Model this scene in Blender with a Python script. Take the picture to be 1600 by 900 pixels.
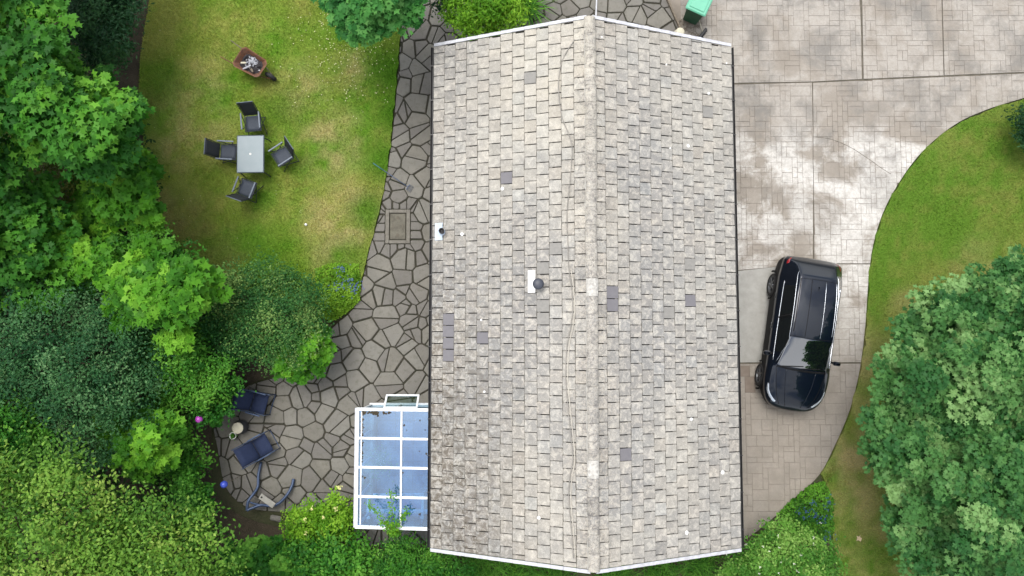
import bpy, bmesh, math, random
import numpy as np
from math import sin, cos, pi, radians, sqrt, atan2
from mathutils import Vector, Matrix
from mathutils.bvhtree import BVHTree

for _o in list(bpy.data.objects):
    bpy.data.objects.remove(_o)
S = bpy.context.scene
COL = S.collection
rnd = random.Random(7)
rng = np.random.default_rng(7)

# ------------------------------------------------------------------ camera, sky, sun, exposure
F_PX, CAM_H, TILT = 1120.0, 21.5, 0.06576
cam_d = bpy.data.cameras.new('camera')
cam_d.sensor_width = 36.0
cam_d.lens = 36.0 * F_PX / 1600.0
cam_d.clip_end = 2000
cam = bpy.data.objects.new('camera', cam_d)
cam.location = (0, 0, CAM_H)
cam.rotation_euler = (TILT, 0, 0)
COL.objects.link(cam)
S.camera = cam

SUN_EL, SUN_AZ = radians(70), radians(-30)          # azimuth clockwise from +Y (top of the picture)
world = bpy.data.worlds.new('World')
S.world = world
world.use_nodes = True
wn, wl = world.node_tree.nodes, world.node_tree.links
wn.clear()
w_out = wn.new('ShaderNodeOutputWorld')
w_bg = wn.new('ShaderNodeBackground')
w_sky = wn.new('ShaderNodeTexSky')
w_sky.sky_type = 'NISHITA'
w_sky.sun_disc = False
w_sky.sun_elevation = SUN_EL
w_sky.sun_rotation = SUN_AZ
w_sky.dust_density = 3.0
w_hs = wn.new('ShaderNodeHueSaturation')
w_hs.inputs['Saturation'].default_value = 0.85
w_hs.inputs['Value'].default_value = 0.75
w_hc = wn.new('ShaderNodeHueSaturation')                # cloud: the same sky light, greyed and brighter
w_hc.inputs['Saturation'].default_value = 0.14
w_hc.inputs['Value'].default_value = 1.75
w_tc = wn.new('ShaderNodeTexCoord')
w_nz = wn.new('ShaderNodeTexNoise')
w_nz.inputs['Scale'].default_value = 2.6
w_nz.inputs['Detail'].default_value = 8
w_nz.inputs['Distortion'].default_value = 0.5
w_mr = wn.new('ShaderNodeMapRange')
w_mr.inputs[1].default_value = 0.40
w_mr.inputs[2].default_value = 0.56
w_mr.inputs[3].default_value = 0.12
w_mr.inputs[4].default_value = 1.0
w_mx = wn.new('ShaderNodeMix')
w_mx.data_type = 'RGBA'
wl.new(w_tc.outputs['Generated'], w_nz.inputs['Vector'])
wl.new(w_nz.outputs['Fac'], w_mr.inputs[0])
wl.new(w_sky.outputs[0], w_hs.inputs['Color'])
wl.new(w_sky.outputs[0], w_hc.inputs['Color'])
wl.new(w_mr.outputs[0], w_mx.inputs[0])
wl.new(w_hs.outputs[0], w_mx.inputs[6])
wl.new(w_hc.outputs[0], w_mx.inputs[7])
wl.new(w_mx.outputs[2], w_bg.inputs['Color'])
w_bg.inputs['Strength'].default_value = 0.15
wl.new(w_bg.outputs[0], w_out.inputs[0])

sun_d = bpy.data.lights.new('sun', 'SUN')
sun_d.energy = 1.3
sun_d.angle = radians(35)
sun_d.color = (1.0, 0.96, 0.9)
sun = bpy.data.objects.new('sun', sun_d)
_sd = Vector((sin(SUN_AZ) * cos(SUN_EL), cos(SUN_AZ) * cos(SUN_EL), sin(SUN_EL)))
sun.rotation_euler = _sd.to_track_quat('Z', 'Y').to_euler()
sun.location = _sd * 40
COL.objects.link(sun)

S.view_settings.view_transform = 'Standard'
S.view_settings.look = 'None'
S.view_settings.gamma = 1
S.view_settings.use_curve_mapping = False
S.view_settings.exposure = 0.62
S.render.engine = 'CYCLES'

# ------------------------------------------------------------------ geometry helpers
_ct, _st = cos(TILT), sin(TILT)

def ray(px, py):
    dx, dy = (px - 800) / F_PX, -(py - 450) / F_PX
    return Vector((dx, dy * _ct + _st, dy * _st - _ct))

def at(px, py, z=0.0):
    """point at height z that the photograph shows at (px, py)"""
    d = ray(px, py)
    t = (z - CAM_H) / d.z
    return Vector((d.x * t, d.y * t, z))

def ats(pts, z=0.0):
    return [(at(a, b, z).x, at(a, b, z).y) for a, b in pts]

class MB:
    def __init__(s):
        s.v, s.f = [], []
    def add(s, vs, fs):
        o = len(s.v)
        s.v += [tuple(v) for v in vs]
        s.f += [tuple(i + o for i in f) for f in fs]
        return s
    def box(s, c, d, rot=None, taper=1.0):
        x, y, z = d[0] / 2, d[1] / 2, d[2] / 2
        vs = [(-x, -y, -z), (x, -y, -z), (x, y, -z), (-x, y, -z),
              (-x * taper, -y * taper, z), (x * taper, -y * taper, z), (x * taper, y * taper, z), (-x * taper, y * taper, z)]
        if rot is not None:
            vs = [rot @ Vector(v) for v in vs]
        vs = [(v[0] + c[0], v[1] + c[1], v[2] + c[2]) for v in vs]
        return s.add(vs, [(0, 3, 2, 1), (4, 5, 6, 7), (0, 1, 5, 4), (1, 2, 6, 5), (2, 3, 7, 6), (3, 0, 4, 7)])
    def rbox(s, c, d, r=.02, rot=None):
        """box with chamfered edges"""
        x, y, z = d[0] / 2, d[1] / 2, d[2] / 2
        rings = []
        for zz, i in ((-z, r), (-z + r, 0), (z - r, 0), (z, r)):
            a, b = x - i, y - i
            q = r
            rings.append([(-a + q, -b, zz), (a - q, -b, zz), (a, -b + q, zz), (a, b - q, zz), (a - q, b, zz), (-a + q, b, zz), (-a, b - q, zz), (-a, -b + q, zz)])
        vs = [Vector(p) for rg in rings for p in rg]
        if rot is not None:
            vs = [rot @ v for v in vs]
        vs = [v + Vector(c) for v in vs]
        fs = [tuple(reversed(range(8))), tuple(range(24, 32))]
        for k in range(3):
            for i in range(8):
                j = (i + 1) % 8
                fs.append((k * 8 + i, k * 8 + j, k * 8 + 8 + j, k * 8 + 8 + i))
        return s.add(vs, fs)
    def tube(s, path, r, n=8, cap=True):
        P = [Vector(p) for p in path]
        R = r if isinstance(r, (list, tuple)) else [r] * len(P)
        vs, fs = [], []
        ref = None
        for i, p in enumerate(P):
            t = (P[min(i + 1, len(P) - 1)] - P[max(i - 1, 0)])
            t = t.normalized() if t.length > 1e-9 else Vector((0, 0, 1))
            if ref is None:
                ref = Vector((0, 0, 1)) if abs(t.z) < .9 else Vector((1, 0, 0))
            a = t.cross(ref).normalized()
            b = a.cross(t)
            ref = b
            for k in range(n):
                an = 2 * pi * k / n
                vs.append(p + (a * cos(an) + b * sin(an)) * R[i])
        for i in range(len(P) - 1):
            for k in range(n):
                j = (k + 1) % n
                fs.append((i * n + k, i * n + j, i * n + n + j, i * n + n + k))
        if cap:
            fs.append(tuple(reversed(range(n))))
            fs.append(tuple(range((len(P) - 1) * n, len(P) * n)))
        return s.add(vs, fs)
    def lathe(s, c, prof, n=20, M=None, cap=True):
        vs, fs = [], []
        for r, z in prof:
            for k in range(n):
                a = 2 * pi * k / n
                v = Vector((r * cos(a), r * sin(a), z))
                if M is not None:
                    v = M @ v
                vs.append(v + Vector(c))
        for i in range(len(prof) - 1):
            for k in range(n):
                j = (k + 1) % n
                fs.append((i * n + k, i * n + j, i * n + n + j, i * n + n + k))
        if cap:
            fs.append(tuple(reversed(range(n))))
            fs.append(tuple(range((len(prof) - 1) * n, len(prof) * n)))
        return s.add(vs, fs)
    def prism(s, poly, z0, z1, inset=0.0, dz=0.0):
        """vertical prism over a 2-D polygon; optional chamfer at the top"""
        n = len(poly)
        if inset:
            cx, cy = sum(p[0] for p in poly) / n, sum(p[1] for p in poly) / n
            top = []
            for x, y in poly:
                L = max(1e-6, math.hypot(x - cx, y - cy))
                q = max(.4, 1 - inset / L)
                top.append((cx + (x - cx) * q, cy + (y - cy) * q))
            vs = [(x, y, z0) for x, y in poly] + [(x, y, z1 - dz) for x, y in poly] + [(x, y, z1) for x, y in top]
            rows = 2
        else:
            vs = [(x, y, z0) for x, y in poly] + [(x, y, z1) for x, y in poly]
            rows = 1
        fs = [tuple(range(rows * n, rows * n + n))]
        for k in range(rows):
            for i in range(n):
                j = (i + 1) % n
                fs.append((k * n + i, k * n + j, k * n + n + j, k * n + n + i))
        return s.add(vs, fs)
    def mesh(s, name, mat=None, smooth=False):
        me = bpy.data.meshes.new(name)
        me.from_pydata(s.v, [], s.f)
        if mat is not None:
            me.materials.append(mat)
        if smooth:
            me.polygons.foreach_set('use_smooth', [True] * len(me.polygons))
        me.update()
        return me
    def build(s, name, mat, parent=None, smooth=False):
        return link(name, s.mesh(name, mat, smooth), parent)

def link(name, me, parent=None):
    o = bpy.data.objects.new(name, me)
    COL.objects.link(o)
    if parent is not None:
        o.parent = parent
    return o

def tag(o, label=None, cat=None, group=None, kind=None):
    if label: o['label'] = label
    if cat: o['category'] = cat
    if group: o['group'] = group
    if kind: o['kind'] = kind
    return o

def thing(name, label, cat, loc=(0, 0, 0), rz=0.0, group=None):
    o = bpy.data.objects.new(name, None)
    o.empty_display_size = .2
    COL.objects.link(o)
    o.location = loc
    o.rotation_euler = (0, 0, rz)
    return tag(o, label, cat, group)

def copy_tree(o, parent=None):
    c = o.copy()
    COL.objects.link(c)
    c.parent = parent
    for ch in o.children:
        copy_tree(ch, c)
    return c

def smooth_path(pts, n=6):
    """Catmull-Rom through the points"""
    P = [Vector(p) for p in pts]
    P = [P[0] * 2 - P[1]] + P + [P[-1] * 2 - P[-2]]
    out = []
    for i in range(1, len(P) - 2):
        for k in range(n):
            t = k / n
            a, b, c, d = P[i - 1], P[i], P[i + 1], P[i + 2]
            out.append(.5 * ((2 * b) + (c - a) * t + (2 * a - 5 * b + 4 * c - d) * t * t + (3 * b - a - 3 * c + d) * t ** 3))
    out.append(P[-2])
    return out

def smooth2(pts, n=6):
    return [(p.x, p.y) for p in smooth_path([(a, b, 0) for a, b in pts], n)]

def area2(p):
    return .5 * sum(p[i][0] * p[(i + 1) % len(p)][1] - p[(i + 1) % len(p)][0] * p[i][1] for i in range(len(p)))

def clip_half(poly, a, b, c):
    """keep a*x+b*y<=c"""
    out = []
    n = len(poly)
    for i in range(n):
        p, q = poly[i], poly[(i + 1) % n]
        dp, dq = a * p[0] + b * p[1] - c, a * q[0] + b * q[1] - c
        if dp <= 0: out.append(p)
        if dp * dq < 0:
            t = dp / (dp - dq)
            out.append((p[0] + (q[0] - p[0]) * t, p[1] + (q[1] - p[1]) * t))
    return out

def clip_convex(subject, conv):
    """subject polygon (any) clipped by a convex counter-clockwise polygon"""
    out = list(subject)
    n = len(conv)
    for i in range(n):
        p, q = conv[i], conv[(i + 1) % n]
        a, b = q[1] - p[1], -(q[0] - p[0])
        out = clip_half(out, a, b, a * p[0] + b * p[1])
        if len(out) < 3:
            return []
    res = []
    for p in out:
        if not res or math.hypot(p[0] - res[-1][0], p[1] - res[-1][1]) > 1e-3:
            res.append(p)
    if len(res) > 2 and math.hypot(res[0][0] - res[-1][0], res[0][1] - res[-1][1]) < 1e-3:
        res.pop()
    return res if len(res) > 2 else []

def inside(poly, x, y):
    x, y = np.asarray(x), np.asarray(y)
    r = np.zeros(x.shape, bool)
    n = len(poly)
    for i in range(n):
        x1, y1 = poly[i]
        x2, y2 = poly[(i + 1) % n]
        c = ((y1 > y) != (y2 > y))
        if y1 == y2: continue
        xi = (x2 - x1) * (y - y1) / (y2 - y1) + x1
        r ^= c & (x < xi)
    return r

def inside1(poly, x, y):
    r = False
    x1, y1 = poly[-1]
    for x2, y2 in poly:
        if (y1 > y) != (y2 > y) and x < (x2 - x1) * (y - y1) / (y2 - y1) + x1: r = not r
        x1, y1 = x2, y2
    return r

def edge1(poly, x, y):
    d = 1e9
    x1, y1 = poly[-1]
    for x2, y2 in poly:
        dx, dy = x2 - x1, y2 - y1
        t = max(0, min(1, ((x - x1) * dx + (y - y1) * dy) / (dx * dx + dy * dy + 1e-12)))
        d = min(d, (x - x1 - t * dx) ** 2 + (y - y1 - t * dy) ** 2)
        x1, y1 = x2, y2
    return sqrt(d)

def edge_dist(poly, x, y):
    d = np.full(np.shape(x), 1e9)
    n = len(poly)
    for i in range(n):
        x1, y1 = poly[i]
        x2, y2 = poly[(i + 1) % n]
        dx, dy = x2 - x1, y2 - y1
        t = np.clip(((x - x1) * dx + (y - y1) * dy) / (dx * dx + dy * dy + 1e-12), 0, 1)
        d = np.minimum(d, np.hypot(x - x1 - t * dx, y - y1 - t * dy))
    return d

def vnoise(x, y, seed=0):
    xi, yi = np.floor(x).astype(np.int64), np.floor(y).astype(np.int64)
    xf, yf = x - xi, y - yi
    xf, yf = xf * xf * (3 - 2 * xf), yf * yf * (3 - 2 * yf)
    def h(a, b):
        n = (a * 374761393 + b * 668265263 + seed * 1442695041) & 0xFFFFFFFF
        n = ((n ^ (n >> 13)) * 1274126177) & 0xFFFFFFFF
        return ((n ^ (n >> 16)) & 0xFFFF) / 65535.0
    return (h(xi, yi) * (1 - xf) + h(xi + 1, yi) * xf) * (1 - yf) + (h(xi, yi + 1) * (1 - xf) + h(xi + 1, yi + 1) * xf) * yf

def fbm(x, y, seed=0, o=4):
    r, a, s = 0, .5, 0
    for k in range(o):
        r = r + a * vnoise(x * 2 ** k, y * 2 ** k, seed + k * 17)
        s += a
        a *= .55
    return r / s

def fast_mesh(name, V, tris, mat, col=None):
    me = bpy.data.meshes.new(name)
    V = np.ascontiguousarray(V, np.float32)
    T = np.ascontiguousarray(tris, np.int32)
    me.vertices.add(len(V))
    me.vertices.foreach_set('co', V.ravel())
    k = T.shape[1]
    me.loops.add(T.size)
    me.loops.foreach_set('vertex_index', T.ravel())
    me.polygons.add(len(T))
    me.polygons.foreach_set('loop_start', np.arange(0, T.size, k, dtype=np.int32))
    me.polygons.foreach_set('loop_total', np.full(len(T), k, np.int32))
    me.update(calc_edges=True)
    if col is not None:
        at_ = me.color_attributes.new('col', 'FLOAT_COLOR', 'POINT')
        c4 = np.ones((len(V), 4), np.float32)
        c4[:, :3] = col
        at_.data.foreach_set('color', c4.ravel())
    me.materials.append(mat)
    return me

# ------------------------------------------------------------------ materials
class NT:
    def __init__(s, name):
        s.m = bpy.data.materials.new(name)
        s.m.use_nodes = True
        s.t = s.m.node_tree
        s.b = s.t.nodes['Principled BSDF']
        s.out = s.t.nodes['Material Output']
    def n(s, kind, **kw):
        x = s.t.nodes.new('ShaderNode' + kind)
        for k, v in kw.items(): setattr(x, k, v)
        return x
    def l(s, a, b): s.t.links.new(a, b)
    def pos(s):
        if not hasattr(s, '_p'): s._p = s.n('NewGeometry')
        return s._p.outputs['Position']
    def objc(s):
        if not hasattr(s, '_o'): s._o = s.n('TexCoord')
        return s._o.outputs['Object']
    def noise(s, scale, detail=4, rough=.55, co=None, dist=0):
        x = s.n('TexNoise')
        x.inputs['Scale'].default_value = scale
        x.inputs['Detail'].default_value = detail
        x.inputs['Roughness'].default_value = rough
        x.inputs['Distortion'].default_value = dist
        s.l(co if co is not None else s.pos(), x.inputs['Vector'])
        return x.outputs['Fac']
    def ramp(s, v, a, b, lo=0., hi=1.):
        x = s.n('MapRange')
        x.inputs[1].default_value, x.inputs[2].default_value = a, b
        x.inputs[3].default_value, x.inputs[4].default_value = lo, hi
        s.l(v, x.inputs[0])
        return x.outputs[0]
    def math(s, op, a, b):
        x = s.n('Math', operation=op)
        for i, v in enumerate((a, b)):
            if isinstance(v, (int, float)): x.inputs[i].default_value = v
            else: s.l(v, x.inputs[i])
        return x.outputs[0]
    def mix(s, f, a, b, mode='MIX'):
        x = s.n('Mix', data_type='RGBA', blend_type=mode)
        for i, v in ((0, f), (6, a), (7, b)):
            if isinstance(v, (int, float)): x.inputs[i].default_value = v
            elif isinstance(v, (tuple, list)): x.inputs[i].default_value = (*v[:3], 1)
            else: s.l(v, x.inputs[i])
        return x.outputs[2]
    def attr(s, name):
        x = s.n('Attribute', attribute_name=name)
        return x
    def bump(s, h, strength=.3, dist=.01):
        x = s.n('Bump')
        x.inputs['Strength'].default_value = strength
        x.inputs['Distance'].default_value = dist
        s.l(h, x.inputs['Height'])
        s.l(x.outputs[0], s.b.inputs['Normal'])
    def set(s, **kw):
        for k, v in kw.items():
            i = s.b.inputs[k.replace('_', ' ')]
            if isinstance(v, (int, float)): i.default_value = v
            elif isinstance(v, (tuple, list)): i.default_value = (*v[:3], 1)
            else: s.l(v, i)
        return s

def pmat(name, c1, c2=None, scale=6., rough=.6, metal=0., bump=0., bscale=None, coat=0., obj=False, spec=.5):
    t = NT(name)
    co = t.objc() if obj else t.pos()
    c2 = c2 or tuple(x * .75 for x in c1)
    f = t.ramp(t.noise(scale, 5, .6, co), .32, .68)
    t.set(Base_Color=t.mix(f, c1, c2), Roughness=rough, Metallic=metal)
    t.b.inputs['Specular IOR Level'].default_value = spec
    if coat:
        t.b.inputs['Coat Weight'].default_value = coat
        t.b.inputs['Coat Roughness'].default_value = .03
    if bump:
        t.bump(t.noise(bscale or scale * 6, 4, .6, co), bump, .01)
    return t.m

def leaf_mat(name, transl=.3, rough=.5):
    t = NT(name)
    a = t.attr('col').outputs['Color']
    t.set(Base_Color=a, Roughness=rough)
    t.b.inputs['Specular IOR Level'].default_value = .14
    tr = t.n('BsdfTranslucent')
    t.l(t.mix(1.0, a, (1.1, 1.25, .55), 'MULTIPLY'), tr.inputs['Color'])
    mx = t.n('MixShader')
    mx.inputs[0].default_value = transl
    t.l(t.b.outputs[0], mx.inputs[1])
    t.l(tr.outputs[0], mx.inputs[2])
    t.l(mx.outputs[0], t.out.inputs[0])
    return t.m

M_leaf = leaf_mat('leaf')
M_grass = leaf_mat('grass_blade', .25, .6)
M_bark = pmat('bark', (.12, .085, .055), (.05, .035, .025), 8, .9, bump=.6)

def soil_mat():
    t = NT('soil')
    f = t.ramp(t.noise(1.3, 6, .65), .35, .65)
    g = t.ramp(t.noise(28, 4, .7), .3, .7)
    c = t.mix(f, (.045, .032, .02), (.09, .065, .042))
    c = t.mix(g, c, t.mix(.5, c, (.02, .03, .012)))
    t.set(Base_Color=c, Roughness=.95)
    t.bump(t.noise(22, 5, .7), .8, .03)
    return t.m
M_soil = soil_mat()

def far_mat():
    t = NT('ground_turf')
    f = t.ramp(t.noise(.5, 5, .6), .3, .7)
    g = t.ramp(t.noise(14, 4, .7), .3, .7)
    c = t.mix(f, (.05, .06, .02), (.06, .045, .03))
    t.set(Base_Color=t.mix(g, c, (.035, .045, .015)), Roughness=.95)
    t.bump(t.noise(16, 5, .7), .6, .03)
    return t.m
M_far = far_mat()

def lawn_mat():
    t = NT('lawn_turf')
    a = t.attr('col').outputs['Color']
    n = t.ramp(t.noise(24, 5, .8), .28, .72, .5, 1.3)
    m = t.n('Mix', data_type='RGBA', blend_type='MULTIPLY')
    m.inputs[0].default_value = 1
    t.l(a, m.inputs[6]); t.l(n, m.inputs[7])
    t.set(Base_Color=m.outputs[2], Roughness=.9)
    t.b.inputs['Specular IOR Level'].default_value = .15
    t.bump(t.noise(40, 4, .75), .8, .02)
    return t.m
M_lawn = lawn_mat()

def tile_mat():
    """weathered concrete tile: mottled greys, cream lichen, dark algae"""
    t = NT('weathered_tile')
    tint = t.attr('col').outputs['Color']
    big = t.ramp(t.noise(.42, 3, .5), .36, .62)
    c = t.mix(big, (.255, .248, .234), (.335, .318, .282))
    spc = t.n('SeparateXYZ'); t.l(t.pos(), spc.inputs[0])
    cm_ = t.math('MULTIPLY', t.math('MULTIPLY', t.ramp(spc.outputs[1], 3.0, 6.2), t.ramp(spc.outputs[0], -1.2, .4)), t.ramp(spc.outputs[0], 1.9, 2.4, 1., .15))
    c = t.mix(t.math('MULTIPLY', cm_, t.ramp(t.noise(1.3, 5, .6), .3, .6, .3, .85)), c, (.46, .43, .36))
    blot = t.ramp(t.noise(7.5, 7, .72, dist=.5), .47, .6)
    c = t.mix(t.math('MULTIPLY', blot, .7), c, (.50, .47, .41))
    # x runs across the slopes: ridge near x=1.92, left eave at -2.1
    sp = t.n('SeparateXYZ'); t.l(t.pos(), sp.inputs[0])
    X, Y = sp.outputs[0], sp.outputs[1]
    rd = t.math('ABSOLUTE', t.math('SUBTRACT', X, 1.95), 0)
    near = t.ramp(rd, .15, 1.0, 1., 0.)
    fine = t.ramp(t.noise(21, 5, .8), .47, .6)
    lich = t.math('MULTIPLY', near, fine)
    c = t.mix(t.math('MULTIPLY', lich, .6), c, (.5, .45, .365))
    dark = t.ramp(t.noise(6, 9, .88, dist=1.2), .49, .58)
    dk = t.math('MULTIPLY', dark, t.ramp(rd, .1, .6, .85, .16))
    c = t.mix(dk, c, (.13, .12, .115))
    # algae grime, thickest on the lower left corner of the roof
    gx = t.ramp(X, -2.3, .9, 1., 0.)
    gy = t.ramp(Y, -5.5, 4.5, 1., .14)
    gm = t.ramp(t.math('MULTIPLY', t.math('MULTIPLY', gx, gy), 1.7), 0., 1., 0., .92)
    gn = t.ramp(t.noise(7, 7, .78, dist=.8), .43, .57)
    c = t.mix(t.math('MULTIPLY', gm, gn), c, (.115, .098, .076))
    ed = t.ramp(t.noise(2.2, 5, .7), .45, .7)
    c = t.mix(t.math('MULTIPLY', ed, .3), c, (.19, .19, .19))
    pt = t.ramp(t.noise(9, 6, .8, dist=.8), .56, .68)
    c = t.mix(t.math('MULTIPLY', pt, .4), c, (.17, .16, .145))
    spk = t.ramp(t.noise(48, 4, .85), .3, .7, .72, 1.22)
    m = t.n('Mix', data_type='RGBA', blend_type='MULTIPLY'); m.inputs[0].default_value = 1
    t.l(c, m.inputs[6]); t.l(spk, m.inputs[7])
    m2 = t.n('Mix', data_type='RGBA', blend_type='MULTIPLY'); m2.inputs[0].default_value = 1
    t.l(m.outputs[2], m2.inputs[6]); t.l(tint, m2.inputs[7])
    t.set(Base_Color=m2.outputs[2], Roughness=.92)
    t.b.inputs['Specular IOR Level'].default_value = .2
    t.bump(t.noise(45, 5, .75), .5, .008)
    return t.m
M_tile = tile_mat()
M_newtile = pmat('replacement_tile', (.142, .136, .146), (.16, .154, .162), 9, .8, bump=.15)
M_midtile = pmat('newer_weathered_tile', (.2, .195, .18), (.25, .24, .22), 14, .85, bump=.3)
M_under = pmat('roof_felt', (.022, .02, .018), None, 5, .95)
M_ridge = M_tile
M_mortar = pmat('white_mortar', (.56, .545, .5), (.3, .285, .26), 16, .9, bump=.5)
M_verge = pmat('verge_plastic', (.56, .57, .6), (.4, .4, .42), 7, .6)
M_render = pmat('wall_render', (.3, .27, .23), (.25, .22, .19), 1.5, .9, bump=.3, bscale=60)
M_black = pmat('black_plastic', (.012, .012, .013), (.02, .02, .02), 4, .45)
M_white = pmat('white_upvc', (.8, .81, .82), (.72, .74, .75), 5, .35)
M_lead = pmat('pale_flashing', (.42, .5, .6), (.5, .57, .65), 9, .5, .0)
M_whitefl = pmat('white_flashing', (.78, .78, .76), (.7, .7, .68), 9, .6)
M_darkcowl = pmat('dark_cowl', (.03, .035, .05), (.05, .055, .07), 9, .45)

def stone_mat():
    t = NT('paving_stone')
    oi = t.n('ObjectInfo')
    rr = oi.outputs['Random']
    f = t.ramp(t.noise(1.1, 4, .6), .35, .65)
    c = t.mix(f, (.135, .128, .11), (.19, .178, .15))
    c = t.mix(t.ramp(rr, 0, 1, .0, .6), c, (.205, .2, .18))
    w = t.n('TexWhiteNoise', noise_dimensions='1D'); t.l(rr, w.inputs['W'])
    c = t.mix(t.ramp(w.outputs['Value'], .72, 1., 0, .55), c, (.115, .105, .1))
    b = t.ramp(t.noise(7, 6, .7), .5, .72)
    c = t.mix(t.math('MULTIPLY', b, .55), c, (.085, .085, .06))
    l = t.ramp(t.noise(26, 4, .75), .6, .7)
    c = t.mix(t.math('MULTIPLY', l, .35), c, (.3, .29, .26))
    t.set(Base_Color=c, Roughness=.85)
    t.b.inputs['Specular IOR Level'].default_value = .3
    t.bump(t.noise(16, 5, .65), .45, .012)
    return t.m
M_stone = stone_mat()
M_joint = pmat('mossy_joint', (.024, .026, .015), (.042, .036, .025), 6, .95, bump=.6)

def drive_mat(name, brown=1.0):
    """stamped concrete: tan colour hardener worn through to pale cement, grey algae film"""
    t = NT(name)
    f = t.ramp(t.noise(1.6, 6, .65), .3, .7)
    c = t.mix(f, (.222, .196, .164), (.296, .266, .228))
    sp = t.n('SeparateXYZ'); t.l(t.pos(), sp.inputs[0])
    X, Y = sp.outputs[0], sp.outputs[1]
    zone = t.ramp(Y, -1.6, 1.6, 0.0, 1.0)
    wn_ = t.ramp(t.noise(.55, 9, .68, dist=.35), .42, .53)
    wn2 = t.ramp(t.noise(5.5, 8, .8, dist=.5),   .3, .58, .35, 1.)
    wy = t.ramp(Y, 5.7, 6.5, 1., .3)
    m_ = t.math('MULTIPLY', t.math('MULTIPLY', wn_, wn2), t.math('MULTIPLY', zone, wy))
    c = t.mix(t.math('MULTIPLY', m_, .95), c, (.57, .553, .517))
    gn = t.ramp(t.noise(.75, 8, .7, dist=.3), .47, .64)
    gz = t.ramp(Y, 2.6, 6.4, .3, 1.)
    c = t.mix(t.math('MULTIPLY', t.math('MULTIPLY', gn, gz), .8), c, (.17, .162, .148))
    sc = t.ramp(t.noise(13, 8, .85, dist=.4), .48, .7)
    c = t.mix(t.math('MULTIPLY', sc, .42), c, (.165, .148, .122))
    pk = t.ramp(t.noise(30, 4, .8), .58, .7)
    c = t.mix(t.math('MULTIPLY', pk, .3), c, (.5, .47, .42))
    t.set(Base_Color=c, Roughness=.85)
    t.b.inputs['Specular IOR Level'].default_value = .2
    t.bump(t.noise(16, 7, .75), .55, .012)
    return t.m
M_drive = drive_mat('stamped_concrete')
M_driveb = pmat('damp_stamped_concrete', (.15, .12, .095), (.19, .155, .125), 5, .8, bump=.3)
M_groove = pmat('groove_dirt', (.23, .2, .165), (.13, .11, .09), 1.6, .95, bump=.3)
M_dirtjoint = pmat('joint_dirt', (.075, .068, .05), (.14, .122, .095), 4, .95)
M_slab = pmat('plain_concrete', (.27, .265, .24), (.34, .335, .31), 3.5, .85, bump=.3, bscale=40)

M_frame_blue = pmat('navy_steel', (.035, .06, .12), (.06, .09, .16), 8, .4, .3, obj=True)
M_navy = pmat('navy_fabric', (.008, .017, .05), (.011, .021, .062), 18, .85, bump=.3, bscale=200, obj=True)
M_sling = pmat('charcoal_sling', (.014, .017, .02), (.022, .026, .03), 30, .7, bump=.3, bscale=300, obj=True)
M_seatsling = pmat('grey_sling', (.028, .038, .055), (.04, .05, .068), 30, .7, bump=.3, bscale=300, obj=True)
M_tubegrey = pmat('grey_tube', (.10, .125, .16), (.13, .155, .19), 9, .5, .1, obj=True)
M_tubedark = pmat('dark_tube', (.03, .035, .045), (.05, .055, .065), 9, .4, .4, obj=True)
M_tabletop = pmat('frosted_table_glass', (.14, .19, .21), (.17, .215, .235), 3, .4, bump=.08, bscale=40, obj=True)
M_rust = pmat('rusty_steel', (.22, .09, .04), (.10, .06, .045), 14, .85, .1, bump=.5, obj=True)
M_ash = pmat('pale_ash', (.46, .47, .5), (.26, .27, .3), 28, .95, bump=.8, bscale=60, obj=True)
M_char = pmat('charred_wood', (.015, .014, .016), (.05, .045, .05), 24, .9, bump=.6, obj=True)
M_rubber = pmat('tyre_rubber', (.012, .012, .013), (.02, .02, .02), 10, .8, obj=True)
M_cream = pmat('cream_top', (.58, .54, .42), (.48, .45, .34), 8, .7, obj=True)
M_pot = pmat('dark_pot', (.03, .03, .035), (.045, .045, .05), 8, .6, obj=True)
M_wood = pmat('weathered_wood', (.2, .165, .12), (.12, .1, .075), 12, .85, bump=.4, obj=True)
M_board = pmat('grey_board', (.36, .35, .31), (.28, .27, .24), 9, .8, obj=True)
M_bin = pmat('green_bin', (.012, .07, .035), (.016, .085, .045), 4, .45, obj=True)
M_binlid = pmat('pale_green_lid', (.1, .37, .24), (.13, .42, .28), 5, .4, obj=True)

# ------------------------------------------------------------------ ground, patio, driveway, lawns
HX0, HX1, HXM = -2.115, 5.945, 1.925
HY0, HY1 = -5.545, 7.853
ZE, ZR = 2.5, 4.281

mb = MB()
mb.add([(-300, -300, -.07), (300, -300, -.07), (300, 300, -.07), (-300, 300, -.07)], [(0, 1, 2, 3)])
tag(mb.build('ground', M_far), kind='structure')
# planting soil under the shrubs
soil = smooth2(ats([(-420, -300), (240, -260), (236, 40), (225, 150), (260, 360), (330, 430), (520, 430), (470, 560), (350, 620), (330, 700),
                    (350, 790), (480, 830), (700, 826), (1160, 840), (1250, 780), (1320, 900), (1300, 960), (300, 1000), (-420, 1000)], -.06), 4)
mb = MB(); mb.prism(soil, -.075, -.055)
tag(mb.build('soil_bed', M_soil), kind='structure')
mb = MB(); mb.prism(ats([(640, -200), (720, -200), (860, 10), (850, 60), (690, 70), (660, 20)], -.05), -.07, -.052)
tag(mb.build('shrub_bed', M_soil), kind='structure')

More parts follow.
